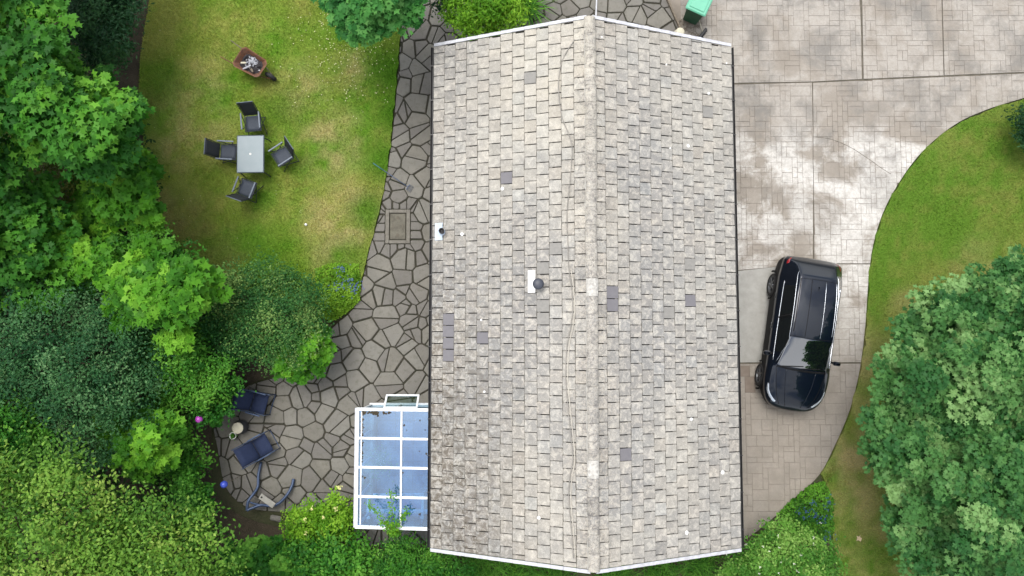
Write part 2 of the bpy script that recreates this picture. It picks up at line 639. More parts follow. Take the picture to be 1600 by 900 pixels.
patio_edge = [(655, -160), (640, -60), (633, 0), (626, 60), (619, 150), (612, 220), (603, 280), (592, 340), (580, 380), (568, 430), (560, 468),
              (545, 490), (520, 512), (500, 542), (470, 575), (430, 590), (390, 602), (352, 622), (334, 660), (340, 700), (352, 760), (385, 792),
              (440, 800), (480, 800), (520, 790), (552, 800), (556, 850), (600, 850)]
patio = [(p.x, p.y) for p in [at(a, b, 0) for a, b in smooth2(patio_edge, 3)]]
patio += [(-1.72, patio[-1][1]), (-1.72, HY1 - .3), (5.15, HY1 - .3), (at(1063, 48).x, at(1063, 48).y), (at(1041, -3).x, at(1041, -3).y), (at(1000, -100).x, at(1000, -100).y), (at(930, -160).x, at(930, -160).y)]
if area2(patio) < 0: patio.reverse()
mb = MB(); mb.prism(patio, -.08, -.028)
patio_o = tag(mb.build('patio', M_joint), kind='structure')

def crazy_paving():
    P = np.array(patio)
    x0, y0 = P.min(0) - .3
    x1, y1 = P.max(0) + .3
    r_ = random.Random(21)
    seeds = []
    def ok(x, y, r, k):
        return all((x - a) ** 2 + (y - b) ** 2 > (k * (r + c)) ** 2 for a, b, c in seeds)
    for R, n in ((.29, 700), (.225, 2600), (.165, 3000), (.12, 1500)):
        for _ in range(n):
            x, y = r_.uniform(x0, x1), r_.uniform(y0, y1)
            if inside1(patio, x, y) or edge1(patio, x, y) < .2:
                r = R * r_.uniform(.85, 1.15)
                if ok(x, y, r, .93): seeds.append((x, y, r))
    mh = [(a, b) for a, b in ats([(602, 327), (641, 327), (641, 381), (602, 381)], 0)]
    hx = sorted(p[0] for p in mh); hy = sorted(p[1] for p in mh)
    cells = []
    seeds = [q for q in seeds if not (hx[0] - .1 < q[0] < hx[3] + .1 and hy[0] - .1 < q[1] < hy[3] + .1)]
    for k in range(5):
        seeds += [(hx[0] - .13, hy[0] + .27 * k - .05, .13), (hx[3] + .15, hy[0] + .27 * k, .15)]
    for k in range(4):
        seeds += [(hx[0] + .05 + .22 * k, hy[0] - .14, .14), (hx[0] + .1 + .22 * k, hy[3] + .14, .14)]
    for i, (x, y, r) in enumerate(seeds):
        c = [(x - 1, y - 1), (x + 1, y - 1), (x + 1, y + 1), (x - 1, y + 1)]
        for j, (a, b, q) in enumerate(seeds):
            if i == j or abs(a - x) > 1.5 or abs(b - y) > 1.5: continue
            dx, dy = a - x, b - y
            L = math.hypot(dx, dy)
            gap = .012 + .016 * ((i * 7 + j * 7) % 5) / 4
            k = ((a * a + b * b - x * x - y * y) + r * r - q * q) / 2 / L - gap
            c = clip_half(c, dx / L, dy / L, k)
            if len(c) < 3: break
        if len(c) < 3: continue
        # keep clear of the manhole
        bx = [p[0] for p in c]; by = [p[1] for p in c]
        if max(bx) > hx[0] - .01 and min(bx) < hx[3] + .01 and max(by) > hy[0] - .01 and min(by) < hy[3] + .01:
            if x < hx[0]: c = clip_half(c, 1, 0, hx[0] - .01)
            elif x > hx[3]: c = clip_half(c, -1, 0, -hx[3] - .01)
            elif y < hy[0]: c = clip_half(c, 0, 1, hy[0] - .01)
            else: c = clip_half(c, 0, -1, -hy[3] - .01)
        if len(c) < 3: continue
        if area2(c) < 0: c.reverse()
        pieces = [c]
        A0 = abs(area2(c))
        if A0 > .1 and r_.random() < (.8 if A0 > .3 else .45):
            # a slab broken in two
            an = r_.uniform(0, pi); ca, sa = cos(an), sin(an)
            off = ca * (x + r_.uniform(-.1, .1)) + sa * (y + r_.uniform(-.1, .1))
            gp = r_.uniform(.012, .022)
            pieces = [clip_half(c, ca, sa, off - gp), clip_half(c, -ca, -sa, -off - gp)]
        for c in pieces:
          if len(c) < 3: continue
          pc = clip_convex(patio, c)
          if len(pc) < 3 or abs(area2(pc)) < .004: continue
          # knock the corners off
          q2 = []
          n = len(pc)
          for k in range(n):
            p, a, b = pc[k], pc[k - 1], pc[(k + 1) % n]
            la, lb = math.hypot(a[0] - p[0], a[1] - p[1]), math.hypot(b[0] - p[0], b[1] - p[1])
            ch = min(.008 + .028 * r_.random() ** 2, .3 * la, .3 * lb)
            if min(la, lb) < .03: q2.append(p); continue
            q2.append((p[0] + (a[0] - p[0]) * ch / la, p[1] + (a[1] - p[1]) * ch / la))
            q2.append((p[0] + (b[0] - p[0]) * ch / lb, p[1] + (b[1] - p[1]) * ch / lb))
          cells.append((abs(area2(q2)), q2))
    cells.sort(key=lambda t: -t[0])
    rest = MB()
    for k, (A, q) in enumerate(cells):
        cx, cy = sum(p[0] for p in q) / len(q), sum(p[1] for p in q) / len(q)
        z = .006 + r_.uniform(-.009, .009)
        if k < 298:
            mb = MB(); mb.prism([(p[0] - cx, p[1] - cy) for p in q], -.045, z, .022, .012)
            tx, ty = r_.gauss(0, .006), r_.gauss(0, .006)
            mb.v = [(a, b, c + (tx * a + ty * b if c > -.04 else 0)) for a, b, c in mb.v]
            o = mb.build('paving_stone', M_stone, patio_o)
            o.location = (cx, cy, 0)
        else:
            rest.prism(q, -.045, z, .016, .01)
    if rest.f:
        tag(rest.build('small_paving_stones', M_stone, patio_o), kind='stuff')
    return len(cells)
n_st = crazy_paving()

# manhole cover
p0, p1 = at(602, 381), at(641, 327)
mx, my = (p0.x + p1.x) / 2, (p0.y + p1.y) / 2
mw, mh_ = p1.x - p0.x, p1.y - p0.y
mc = thing('manhole_cover', 'square recessed manhole cover in a concrete frame, set in the crazy paving', 'manhole cover', (mx, my, 0))
M_conc = pmat('rough_concrete', (.19, .178, .15), (.13, .12, .1), 9, .9, bump=.5)
M_cover = pmat('dirty_cover', (.15, .14, .11), (.085, .078, .06), 6, .9, bump=.6)
for sx in (-1, 1):
    MB().rbox((sx * (mw / 2 - .055), 0, -.015), (.11, mh_ - .02, .07), .008).build('frame_side', M_conc, mc)
    MB().rbox((0, sx * (mh_ / 2 - .06), -.016), (mw - .23, .1, .068), .008).build('frame_side', M_conc, mc)
cv = MB().rbox((0, 0, -.03), (mw - .28, mh_ - .27, .06), .006).build('cover', M_cover, mc)
for sx in (-1, 1):
    MB().box((sx * mw * .2, 0, .002), (.025, .2, .008)).build('handle_slot', M_dirtjoint, cv)
for sy in (-1, 1):
    MB().lathe((0, sy * mh_ * .25, .0), [(.05, 0), (.05, .004), (.035, .006)], 12).build('key_hole', M_dirtjoint, cv)

# ---- driveway
edge_px = [(1900, 60), (1720, 118), (1600, 153), (1540, 172), (1490, 196), (1440, 238), (1405, 285), (1380, 332), (1364, 385), (1357, 440), (1352, 510), (1343, 580),
           (1328, 640), (1305, 695), (1280, 742), (1240, 780), (1205, 812), (1172, 838), (1150, 850)]
edge = [at(a, b, 0) for a, b in smooth2(edge_px, 5)]
edge = [(p.x, p.y) for p in edge]
def W(a, b): p = at(a, b, 0); return (p.x, p.y)
drive = edge + [(5.62, edge[-1][1]), (5.62, HY1 + .35), W(1066, 52), W(1044, -2), W(1000, -110), W(1900, -160)]
if area2(drive) < 0: drive.reverse()
MB().prism(drive, -.09, -.022).build('driveway', M_dirtjoint)
drive_o = tag(bpy.data.objects['driveway'], kind='structure')

far = W(1900, -160)
Wx = lambda a, b: W(a, b)[0]
Wy = lambda a, b: W(a, b)[1]
g = .02
# bays between the saw cuts (convex outlines, clipped against the drive)
bays = {
 'A': [W(990, 132), W(1269, 127.5), W(1347.6, 123.4), W(1345.6, 60), W(1341.6, -170), W(960, -170)],
 'B': [W(1349.6, 123.2), W(1474.4, 117.8), W(1466.4, -170), W(1344, -170)],
 'C': [W(1476, 117.6), W(1930, 98.6), W(1930, -170), W(1468, -170)],
 'D': [W(1130, 424), W(1270, 412), W(1271, 250), W(1268.6, 129), W(1130, 133)],
 'E': [W(1272.6, 411.6), W(1930, 411.6), W(1930, 100.4), W(1270.4, 129.4)],
 'E2': [W(1243, 566), W(1930, 566), W(1930, 413.2), W(1243, 413.2)],
 'G': [W(1110, 870), W(1930, 870), W(1930, 567.8), W(1110, 568.6)],
}
bays = {k: (v if area2(v) > 0 else v[::-1]) for k, v in bays.items()}
slabF = [W(1110, 566.6), W(1241.6, 566), W(1241.6, 414), W(1110, 428)]
if area2(slabF) < 0: slabF.reverse()
fp = clip_convex(drive, slabF)
mb = MB(); mb.prism(fp, -.03, .004, .01, .006)
mb.build('concrete_slab', M_slab, drive_o)
sub = MB()
for k, v in bays.items():
    pc = clip_convex(drive, v)
    if len(pc) > 2: sub.prism(pc, -.05, -.009)
sub.build('groove_bed', M_groove, drive_o)

def ashlar():
    r_ = random.Random(5)
    U = .158
    x0, y0 = 5.2, -8.5
    nx, ny = 110, 150
    used = set()
    rects = []
    sizes = [(2, 2), (3, 2), (2, 3), (2, 1), (3, 2), (2, 2), (1, 2), (3, 1), (4, 2), (3, 3)]
    for j in range(ny):
        for i in range(nx):
            if (i, j) in used: continue
            opts = sizes[:]
            r_.shuffle(opts)
            for (w, h) in opts + [(1, 1)]:
                if all((i + a, j + b) not in used for a in range(w) for b in range(h)):
                    for a in range(w):
                        for b in range(h): used.add((i + a, j + b))
                    rects.append((x0 + i * U, y0 + j * U, w * U, h * U))
                    break
    out = []
    for nm, bay in bays.items():
        bx = [p[0] for p in bay]; by = [p[1] for p in bay]
        for (x, y, w, h) in rects:
            if x > max(bx) or x + w < min(bx) or y > max(by) or y + h < min(by): continue
            gg = r_.uniform(.0018, .0062)
            rc = [(x + gg, y + gg), (x + w - gg, y + gg), (x + w - gg, y + h - gg), (x + gg, y + h - gg)]
            # the bay is convex: clip by it, then by the drive outline
            c1 = clip_convex(rc, bay)
            if len(c1) < 3: continue
            if area2(c1) < 0: c1.reverse()
            cx, cy = x + w / 2, y + h / 2
            inn = all(inside1(drive, p[0], p[1]) for p in c1)
            if inn and edge1(drive, cx, cy) > .05: c2 = c1
            else:
                c2 = clip_convex(drive, c1)
            if len(c2) < 3 or abs(area2(c2)) < .003: continue
            pr = cy + .0 * cx
            out.append((nm, abs(area2(c2)), c2, cy))
    # the joints show best in the lower bay and beside the car: those blocks are pieces of their own
    show = lambda t: (t[1] * (2.0 if t[0] in 'G' else (1.6 if t[0] == 'E2' else 1.)))
    vis = []
    for t in out:
        cx = sum(p[0] for p in t[2]) / len(t[2]); cy = sum(p[1] for p in t[2]) / len(t[2])
        vis.append(-15.3 < cx < 15.4 and cy < 10 and cx > 5.9)
    order = sorted(range(len(out)), key=lambda i: -(show(out[i]) if vis[i] else 0))
    rest = MB()
    for k, i in enumerate(order):
        nm, A, c, _ = out[i]
        z = r_.uniform(-.0015, .0015) + .002
        if k < 298:
            cx, cy = sum(p[0] for p in c) / len(c), sum(p[1] for p in c) / len(c)
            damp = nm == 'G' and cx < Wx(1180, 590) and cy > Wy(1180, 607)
            mb = MB(); mb.prism([(p[0] - cx, p[1] - cy) for p in c], -.02, z, .012, .004)
            mb.build('stamped_block', M_driveb if damp else M_drive, drive_o).location = (cx, cy, 0)
        else:
            rest.prism(c, -.02, z, .012, .004)
    tag(rest.build('far_stamped_blocks', M_drive, drive_o), kind='stuff')
    return len(out)
n_bl = ashlar()

# crack that wanders across the upper bay
cr = smooth_path([(*W(a, b), .0045) for a, b in ((1274, 214), (1300, 218), (1330, 231), (1358, 249), (1376, 262), (1392, 272))], 5)
MB().tube(cr, .006, 5).build('crack', M_dirtjoint, drive_o)

# ---- lawns
def lawn(name, poly_px, colf, z=.045):
    poly = [(p.x, p.y) for p in [at(a, b, z) for a, b in poly_px]]
    if area2(poly) < 0: poly.reverse()
    # ragged edge: resample and shift by noise
    rs = []
    n = len(poly)
    for i in range(n):
        p, q = poly[i], poly[(i + 1) % n]
        Ld = math.hypot(q[0] - p[0], q[1] - p[1])
        if Ld < 1e-6: continue
        m = max(1, int(Ld / .07)) if abs(p[0]) < 16 and abs(p[1]) < 11 else 1
        for k in range(m):
            x, y = p[0] + (q[0] - p[0]) * k / m, p[1] + (q[1] - p[1]) * k / m
            d = .035 + (float(fbm(np.array(x * 4.), np.array(y * 4.), 71)) - .5) * .13
            rs.append((x + (p[1] - q[1]) / Ld * d, y + (q[0] - p[0]) / Ld * d))
    poly = rs
    P = np.array(poly)
    C = .14
    V, Fc = [], []
    xs = np.arange(P[:, 0].min() - C, P[:, 0].max() + C, C)
    ys = np.arange(P[:, 1].min() - C, P[:, 1].max() + C, C)
    gx, gy = np.meshgrid(xs, ys)
    ins = inside(poly, gx, gy)
    full = ins[:-1, :-1] & ins[1:, :-1] & ins[:-1, 1:] & ins[1:, 1:]
    anyi = ins[:-1, :-1] | ins[1:, :-1] | ins[:-1, 1:] | ins[1:, 1:]
    nr, nc = full.shape
    for j in range(nr):
        for i in range(nc):
            if not anyi[j, i]: continue
            x, y = xs[i], ys[j]
            sq = [(x, y), (x + C, y), (x + C, y + C), (x, y + C)]
            c = sq if full[j, i] else clip_convex(poly, sq)
            if len(c) < 3: continue
            o = len(V)
            V += [(a, b, z) for a, b in c]
            Fc.append(tuple(range(o, o + len(c))))
    o = len(V); n = len(poly)
    V += [(a, b, z) for a, b in poly] + [(a, b, -.08) for a, b in poly]
    Fc += [(o + i, o + n + i, o + n + (i + 1) % n, o + (i + 1) % n) for i in range(n)]
    me = bpy.data.meshes.new(name)
    me.from_pydata(V, [], Fc)
    me.materials.append(M_lawn)
    V = np.array(V)
    a = me.color_attributes.new('col', 'FLOAT_COLOR', 'POINT')
    c4 = np.ones((len(V), 4), np.float32); c4[:, :3] = colf(V[:, 0], V[:, 1])
    a.data.foreach_set('color', c4.ravel())
    o = tag(link(name, me), kind='structure')
    return o, poly

def lerp(a, b, t):
    a, b = np.asarray(a), np.asarray(b)
    return a + (b - a) * np.clip(t, 0, 1)[..., None]

def spots(x, y, lst, z=.045):
    r = np.zeros(np.shape(x))
    for px, py, rad, k in lst:
        p = at(px, py, z)
        d = np.hypot(x - p.x, y - p.y) / (rad / 52.)
        r = np.maximum(r, k * np.clip(1.35 - d, 0, 1))
    return r

GR_BRIGHT, GR_MID, GR_YEL, GR_DRY, GR_DARK = (.105, .23, .016), (.155, .235, .026), (.235, .265, .055), (.43, .345, .165), (.035, .085, .010)

def col_left(x, y):
    a = fbm(x * .55, y * .55, 3)
    b = fbm(x * 1.7, y * 1.7, 9)
    c = lerp(GR_BRIGHT, GR_YEL, (a - .36) * 3.0 + (fbm(x * 5, y * 5, 41) - .5) * 1.1)
    c = lerp(c, np.broadcast_to(GR_MID, c.shape), np.clip((b - .45) * 3, 0, .6))
    p = spots(x, y, [(545, 345, 62, .95), (520, 225, 55, .75), (530, 390, 45, .7), (255, 330, 55, .5), (300, 200, 60, .55), (470, 140, 45, .5), (560, 110, 40, .55), (310, 130, 50, .5), (270, 240, 50, .5)])
    c = lerp(c, np.broadcast_to(GR_DRY, c.shape), p * np.clip(fbm(x * 2.1, y * 2.1, 31) * 2.6 - .75, 0, 1))
    g = spots(x, y, [(610, 110, 45, .9), (600, 250, 40, .9), (575, 330, 35, .8), (410, 240, 30, .5), (440, 170, 40, .5), (620, 180, 40, .8), (400, 405, 60, .7), (250, 120, 40, .55), (545, 400, 40, .6), (410, 310, 22, .8)])
    c = lerp(c, np.broadcast_to((.062, .175, .008), c.shape), g)
    m = spots(x, y, [(280, 390, 70, .8), (340, 420, 60, .8), (225, 270, 30, .6), (230, 160, 25, .6), (255, 350, 40, .7)])
    return lerp(c, np.broadcast_to((.155, .145, .05), c.shape), m * .8 * np.clip(fbm(x * 2.5, y * 2.5, 5) * 1.8 - .25, 0, 1))

def col_right(x, y):
    a = fbm(x * .6, y * .6, 13)
    b = fbm(x * 1.9, y * 1.9, 19)
    c = lerp((.095, .19, .018), (.17, .205, .04), (a - .38) * 2.2 + (fbm(x * 5, y * 5, 43) - .5) * 1.5) * .92
    low = np.clip((1.0 - y) / 3.2, 0, 1)
    c = lerp(c, np.broadcast_to((.25, .245, .08), c.shape), low * np.clip(.5 + (b - .5) * 2.4 + (fbm(x * 6, y * 6, 47) - .5), 0, .95))
    p = spots(x, y, [(1370, 560, 40, .8), (1330, 720, 45, .7), (1420, 480, 30, .4), (1320, 770, 40, .6), (1540, 420, 50, .5)])
    c = lerp(c, np.broadcast_to((.34, .28, .13), c.shape), p * np.clip(b * 2.2 - .5, 0, 1))
    return c

lawnL_px = smooth2([(250, -160), (236, -60), (231, 0), (222, 60), (217, 110), (216, 170), (224, 230), (236, 290), (254, 350), (290, 400), (340, 440), (430, 470), (500, 500), (545, 489), (560, 467)], 4) + \
           smooth2([(560, 467), (568, 430), (580, 380), (592, 340), (603, 280), (612, 220), (619, 150), (626, 60), (633, 0), (640, -60), (655, -160)], 4)[1:]
lawnL, polyL = lawn('lawn_left', lawnL_px, col_left)
lawnR_px = smooth2(edge_px, 5)
lawnR_px = [(a, b) for a, b in lawnR_px if b < 745] + [(1290, 760), (1296, 830), (1310, 900), (1330, 1100), (1950, 1150), (1950, 60)]
lawnR, polyR = lawn('lawn_right', lawnR_px, col_right, .04)

def blades(name, poly, colf, n, z, seed, label, hmin=.02, hmax=.06):
    r = np.random.default_rng(seed)
    P = np.array(poly)
    lo, hi = P.min(0), P.max(0)
    lo = np.maximum(lo, [-16.5, -10]); hi = np.minimum(hi, [16.5, 11.5])
    q = r.uniform(lo, hi, (n * 3, 2))
    q = q[inside(poly, q[:, 0], q[:, 1])][:n]
    # a few overhang the edge
    q = q + r.normal(0, .015, q.shape)
    N = len(q)
    h = r.uniform(hmin, hmax, N) * (.6 + .9 * fbm(q[:, 0] * 1.2, q[:, 1] * 1.2, 77))
    an = r.uniform(0, 2 * pi, N)
    lean = r.uniform(.3, 1.1, N) * h
    w = r.uniform(.004, .010, N)
    base = np.c_[q, np.full(N, z - .004)]
    side = np.c_[-np.sin(an), np.cos(an), np.zeros(N)] * w[:, None]
    tip = base + np.c_[np.cos(an) * lean, np.sin(an) * lean, h]
    V = np.stack([base - side, base + side, tip], 1).reshape(-1, 3)
    T = np.arange(3 * N).reshape(-1, 3)
    c = colf(q[:, 0], q[:, 1]) * r.uniform(.6, 1.45, (N, 1)) * np.c_[r.uniform(.85, 1.2, N), np.ones(N), r.uniform(.8, 1.2, N)]
    o = link(name, fast_mesh(name, V, T, M_grass, np.repeat(c, 3, 0)))
    return tag(o, label, 'grass', kind='stuff')
blades('grass', polyL, col_left, 150000, .045, 1, 'short patchy grass of the lawn with garden table')
blades('grass', polyR, col_right, 120000, .04, 2, 'short mossy grass beside the driveway')

# clover and daisy heads in the left lawn
def daisies(name, pts, label, col, r0=.012):
    V, T = [], []
    for (x, y, z, s) in pts:
        o = len(V)
        V.append((x, y, z + .01))
        for k in range(6):
            a = k * pi / 3
            V.append((x + cos(a) * s, y + sin(a) * s, z))
        T += [(o, o + 1 + k, o + 1 + (k + 1) % 6) for k in range(6)]
    V = np.array(V)
    c = np.tile(np.array(col), (len(V), 1))
    return tag(link(name, fast_mesh(name, V, np.array(T), M_grass, c)), label, 'flowers', kind='stuff')
pts = []
for _ in range(420):
    px, py = rnd.gauss(545, 48), rnd.gauss(62, 55)
    if 420 < px < 618 and 2 < py < 190:
        p = at(px, py, .09); pts.append((p.x, p.y, .085, rnd.uniform(.008, .019)))
for _ in range(110):
    px, py = rnd.uniform(240, 600), rnd.uniform(5, 400)
    p = at(px, py, .09)
    if inside1(polyL, p.x, p.y): pts.append((p.x, p.y, .08, rnd.uniform(.006, .012)))
daisies('clover_flowers', pts, 'tiny cream clover heads scattered in the left lawn', (.62, .6, .36))

# ------------------------------------------------------------------ house
house = thing('house', 'bungalow with pale weathered grey tiled gable roof, between the patio and driveway', 'house', (0, 0, 0))
WX0, WX1, WY0, WY1 = HX0 + .38, HX1 - .38, HY0 + .22, HY1 - .22
mb = MB()
zt = 2.36
slope = (ZR - ZE) / (HXM - HX0)
gz = zt + slope * (HXM - WX0)
mb.add([(WX0, WY0, -.08), (WX1, WY0, -.08), (WX1, WY1, -.08), (WX0, WY1, -.08), (WX0, WY0, zt), (WX1, WY0, zt), (WX1, WY1, zt), (WX0, WY1, zt), (HXM, WY0, gz - .12), (HXM, WY1, gz - .12)],
       [(0, 1, 5, 8, 4), (2, 3, 7, 9, 6), (1, 2, 6, 5), (3, 0, 4, 7), (4, 8, 9, 7), (5, 6, 9, 8)])
mb.build('wall', M_render, house)

L_SL = math.hypot(HXM - HX0, ZR - ZE)
def slope_frame(s):
    """s=-1 left slope, +1 right slope: point at distance u up the slope from the eave, y along it, h above the boarding"""
    ex = HX0 if s < 0 else HX1
    du = Vector((-s * (HXM - HX0) / L_SL, 0, (ZR - ZE) / L_SL))
    nn = Vector((s * (ZR - ZE) / L_SL, 0, (HXM - HX0) / L_SL))
    e = Vector((ex, 0, ZE)) - nn * .055
    return lambda u, y, h: e + du * u + Vector((0, y, 0)) + nn * h
SF = {-1: slope_frame(-1), 1: slope_frame(1)}

def on_roof(px, py, s, h=.055):
    P = SF[s]
    a = P(0, 0, h); du = P(1, 0, h) - a; nn = P(0, 0, 1) - P(0, 0, 0)
    d = ray(px, py); o = Vector((0, 0, CAM_H))
    t = (a - o).dot(nn) / d.dot(nn)
    q = o + d * t
    return (q - a).dot(du), q.y

mb = MB()
for s in (-1, 1):
    P = SF[s]
    q = [P(.03, HY0 + .03, 0), P(.03, HY1 - .03, 0), P(L_SL, HY1 - .03, 0), P(L_SL, HY0 + .03, 0)]
    lo = [v - Vector((0, 0, .06)) for v in q]
    f = [(0, 1, 2, 3), (7, 6, 5, 4), (0, 4, 5, 1), (1, 5, 6, 2), (2, 6, 7, 3), (3, 7, 4, 0)]
    mb.add(q + lo, f if s > 0 else [tuple(reversed(k)) for k in f])
roof = mb.build('roof', M_under, house)
for s in (-1, 1):
    ex = HX0 if s < 0 else HX1
    MB().box((ex - s * .045, (HY0 + HY1) / 2, ZE - .16), (.025, HY1 - HY0 - .1, .19)).build('fascia', M_black, house)
    MB().box((ex - s * .215, (HY0 + HY1) / 2, ZE - .25), (.3, HY1 - HY0 - .1, .015)).build('soffit', M_white, house)

NC, GA = 13, (L_SL - .09) / 13.0
TW = .3135
NT_ = 43
def nearest_tile(px, py, s):
    u, y = on_roof(px, py, s)
    i = max(0, min(NC - 1, int(u // GA)))
    off = 0 if i % 2 == 0 else TW / 2
    return i, int((y - HY0 - off) // TW)
new_tiles, mid_tiles = {-1: set(), 1: set()}, {-1: set(), 1: set()}
for (px, py, s) in [(790, 271, -1), (700, 499, -1), (700, 517, -1), (700, 535, -1), (700, 552, -1), (751, 524, -1), (960, 459, 1), (960, 477, 1), (1080, 470, 1), (980, 716, 1)]:
    new_tiles[s].add(nearest_tile(px, py, s))
for (px, py, s) in [(848, 424, -1), (848, 480, -1), (848, 497, -1), (1107, 176, 1), (1080, 418, 1), (866, 392, -1), (1046, 488, 1), (1128, 515, 1), (826, 132, -1)]:
    mid_tiles[s].add(nearest_tile(px, py, s))

tr = random.Random(99)
tiles = []
for s in (-1, 1):
    P = SF[s]
    for i in range(NC):
        off = 0 if i % 2 == 0 else TW / 2
        drift = tr.uniform(-.02, .02)
        for j in range(-1, NT_ + 1):
            y0 = HY0 + off + j * TW + drift
            y1 = y0 + TW
            a, b = max(y0, HY0 + .035), min(y1, HY1 - .035)
            if b - a < .05: continue
            ga, gb = tr.uniform(.006, .014), tr.uniform(.006, .014)
            a += ga; b -= gb
            u0 = i * GA + tr.gauss(0, .004)
            u1 = (i + 1) * GA + .07
            if i == NC - 1: u1 = L_SL - .02
            hb = .040 + tr.uniform(-.004, .005)
            th = .030
            tw = tr.gauss(0, .0035)
            sk = tr.gauss(0, .003)
            cc = tr.uniform(.006, .016)
            # footprint with knocked lower corners, going round
            fp = [(u0 + cc + sk, a), (u0 + sk, a + cc), (u0 - sk, b - cc), (u0 + cc - sk, b), (u1, b), (u1, a)]
            hh = [hb - tw, hb - tw, hb + tw, hb + tw, .006, .006]
            vs = [P(u, y, h) for (u, y), h in zip(fp, hh)]
            vs += [P(u, y, h + th - .006) for (u, y), h in zip(fp, hh)]
            cu, cy = (u0 + u1) / 2, (a + b) / 2
            vs += [P(u + (.007 if u < cu else 0), y + (.006 if y < cy else -.006), h + th) for (u, y), h in zip(fp, hh)]
            fs = [tuple(range(12, 18))]
            for k in range(2):
                for m in range(6):
                    n = (m + 1) % 6
                    fs.append((k * 6 + m, k * 6 + n, k * 6 + 6 + n, k * 6 + 6 + m))
            # outward facing on both slopes
            if s < 0: fs = [tuple(reversed(f)) for f in fs]
            c0 = P(cu, cy, .05)
            v = tr.gauss(1, .045)
            w = tr.gauss(0, .009)
            tint = (v * (1 + w), v, v * (1 - w))
            kind = 2 if (i, j) in new_tiles[s] else (1 if (i, j) in mid_tiles[s] else 0)
            tiles.append(((c0 - Vector((0, 0, CAM_H))).length - (50 if kind else 0), vs, fs, tint, kind))
tiles.sort(key=lambda t: t[0])
def tint_attr(me, cols):
    a = me.color_attributes.new('col', 'FLOAT_COLOR', 'POINT')
    c4 = np.ones((len(me.vertices), 4), np.float32); c4[:, :3] = cols
    a.data.foreach_set('color', c4.ravel())
rest = MB(); rc = []
for k, (_, vs, fs, tint, kind) in enumerate(tiles):
    if k < 290:
        mb = MB()
        c = sum(vs, Vector()) / len(vs)
        mb.add([v - c for v in vs], fs)
        me = mb.mesh('roof_tile', (M_tile, M_midtile, M_newtile)[kind])
        tint_attr(me, tint)
        o = link('roof_tile', me, roof)
        o.location = c
        if kind == 2: o['label'] = 'smooth dark grey replacement tile'
    else:
        rest.add(vs, fs); rc += [tint] * len(vs)
me = rest.mesh('more_roof_tiles', M_tile)
tint_attr(me, np.array(rc))
tag(link('more_roof_tiles', me, roof), kind='stuff')

# dark strips painting in the shadow line under the lip of every course
M_lipshade = pmat('lip_shade', (.06, .056, .046), (.15, .138, .115), 9, .95, bump=.5)
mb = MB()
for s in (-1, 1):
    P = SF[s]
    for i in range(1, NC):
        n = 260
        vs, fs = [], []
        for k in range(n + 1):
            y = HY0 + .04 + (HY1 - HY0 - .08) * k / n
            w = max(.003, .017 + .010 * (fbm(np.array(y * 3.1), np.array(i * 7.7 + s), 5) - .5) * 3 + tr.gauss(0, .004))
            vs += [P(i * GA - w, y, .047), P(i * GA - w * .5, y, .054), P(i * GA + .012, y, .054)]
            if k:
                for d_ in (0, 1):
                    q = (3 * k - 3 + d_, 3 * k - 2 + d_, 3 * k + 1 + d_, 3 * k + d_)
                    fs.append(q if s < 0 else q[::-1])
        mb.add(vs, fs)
tag(mb.build('lip_shade_strips', M_lipshade, roof), kind='stuff')
# ridge tiles
nr = 31
rl = (HY1 - HY0) / nr
for k in range(nr):
    y0 = HY0 + k * rl
    mb = MB()
    vs = []
    n = 9
    jit = tr.gauss(0, .006)
    for yy, ex in ((y0 + .004, 0), (y0 + rl - .004, 0)):
        for R in (.15, .132):
            for m in range(n):
                a = radians(22 + (180 - 44) * m / (n - 1))
                vs.append((HXM + cos(a) * R + jit, yy, ZR - .052 + sin(a) * R * .72 + tr.gauss(0, .0015)))
    fs = []
    for m in range(n - 1):
        fs += [(m, m + 1, 2 * n + m + 1, 2 * n + m), (n + m + 1, n + m, 3 * n + m, 3 * n + m + 1), (m + 1, m, n + m, n + m + 1), (2 * n + m, 2 * n + m + 1, 3 * n + m + 1, 3 * n + m)]
    fs += [(0, 2 * n, 3 * n, n), (n - 1, 2 * n - 1, 4 * n - 1, 3 * n - 1)]
    mb.add(vs, [tuple(reversed(f)) for f in fs])
    py_here = (y0 + rl / 2)
    patch = k in (15, 5)
    me = mb.mesh('ridge_tile', M_mortar if patch else M_ridge, False)
    tint_attr(me, np.array([tr.gauss(1.0, .06)] * 3))
    o = link('ridge_tile', me, roof)
    if patch: o['label'] = 'ridge tile smeared with white mortar'
# uneven mortar bedding along the ridge, squeezed out on both sides
for s in (-1, 1):
    vs = []
    pth, rr = [], []
    for k in range(90):
        y = HY0 + .05 + (HY1 - HY0 - .1) * k / 89
        pth.append(SF[s](L_SL - .135 + tr.gauss(0, .008), y, .058)); rr.append(max(.008, tr.gauss(.018, .005)))
    mb = MB(); mb.tube(pth, rr, 6)
    me = mb.mesh('ridge_mortar', M_mortar)
    link('ridge_mortar', me, roof)
# verge caps along both gables
for s in (-1, 1):
    P = SF[s]
    for (yb, d) in ((HY0, -1), (HY1, 1)):
        for i in range(NC):
            u0, u1 = i * GA + .006, (i + 1) * GA - .004
            mb = MB()
            vs = []
            for u, lift in ((u0, .012), (u1, 0)):
                vs += [P(u, yb + d * .05, -.09), P(u, yb + d * .05, .062 + lift), P(u, yb - d * .035, .07 + lift), P(u, yb - d * .035, .05), P(u, yb + d * .03, .045), P(u, yb + d * .03, -.09)]
            fs = [(k, (k + 1) % 6, 6 + (k + 1) % 6, 6 + k) for k in range(6)] + [(5, 4, 3, 2, 1, 0), (6, 7, 8, 9, 10, 11)]
            mb.add(vs, fs)
            mb.build('verge_cap', M_verge, roof)
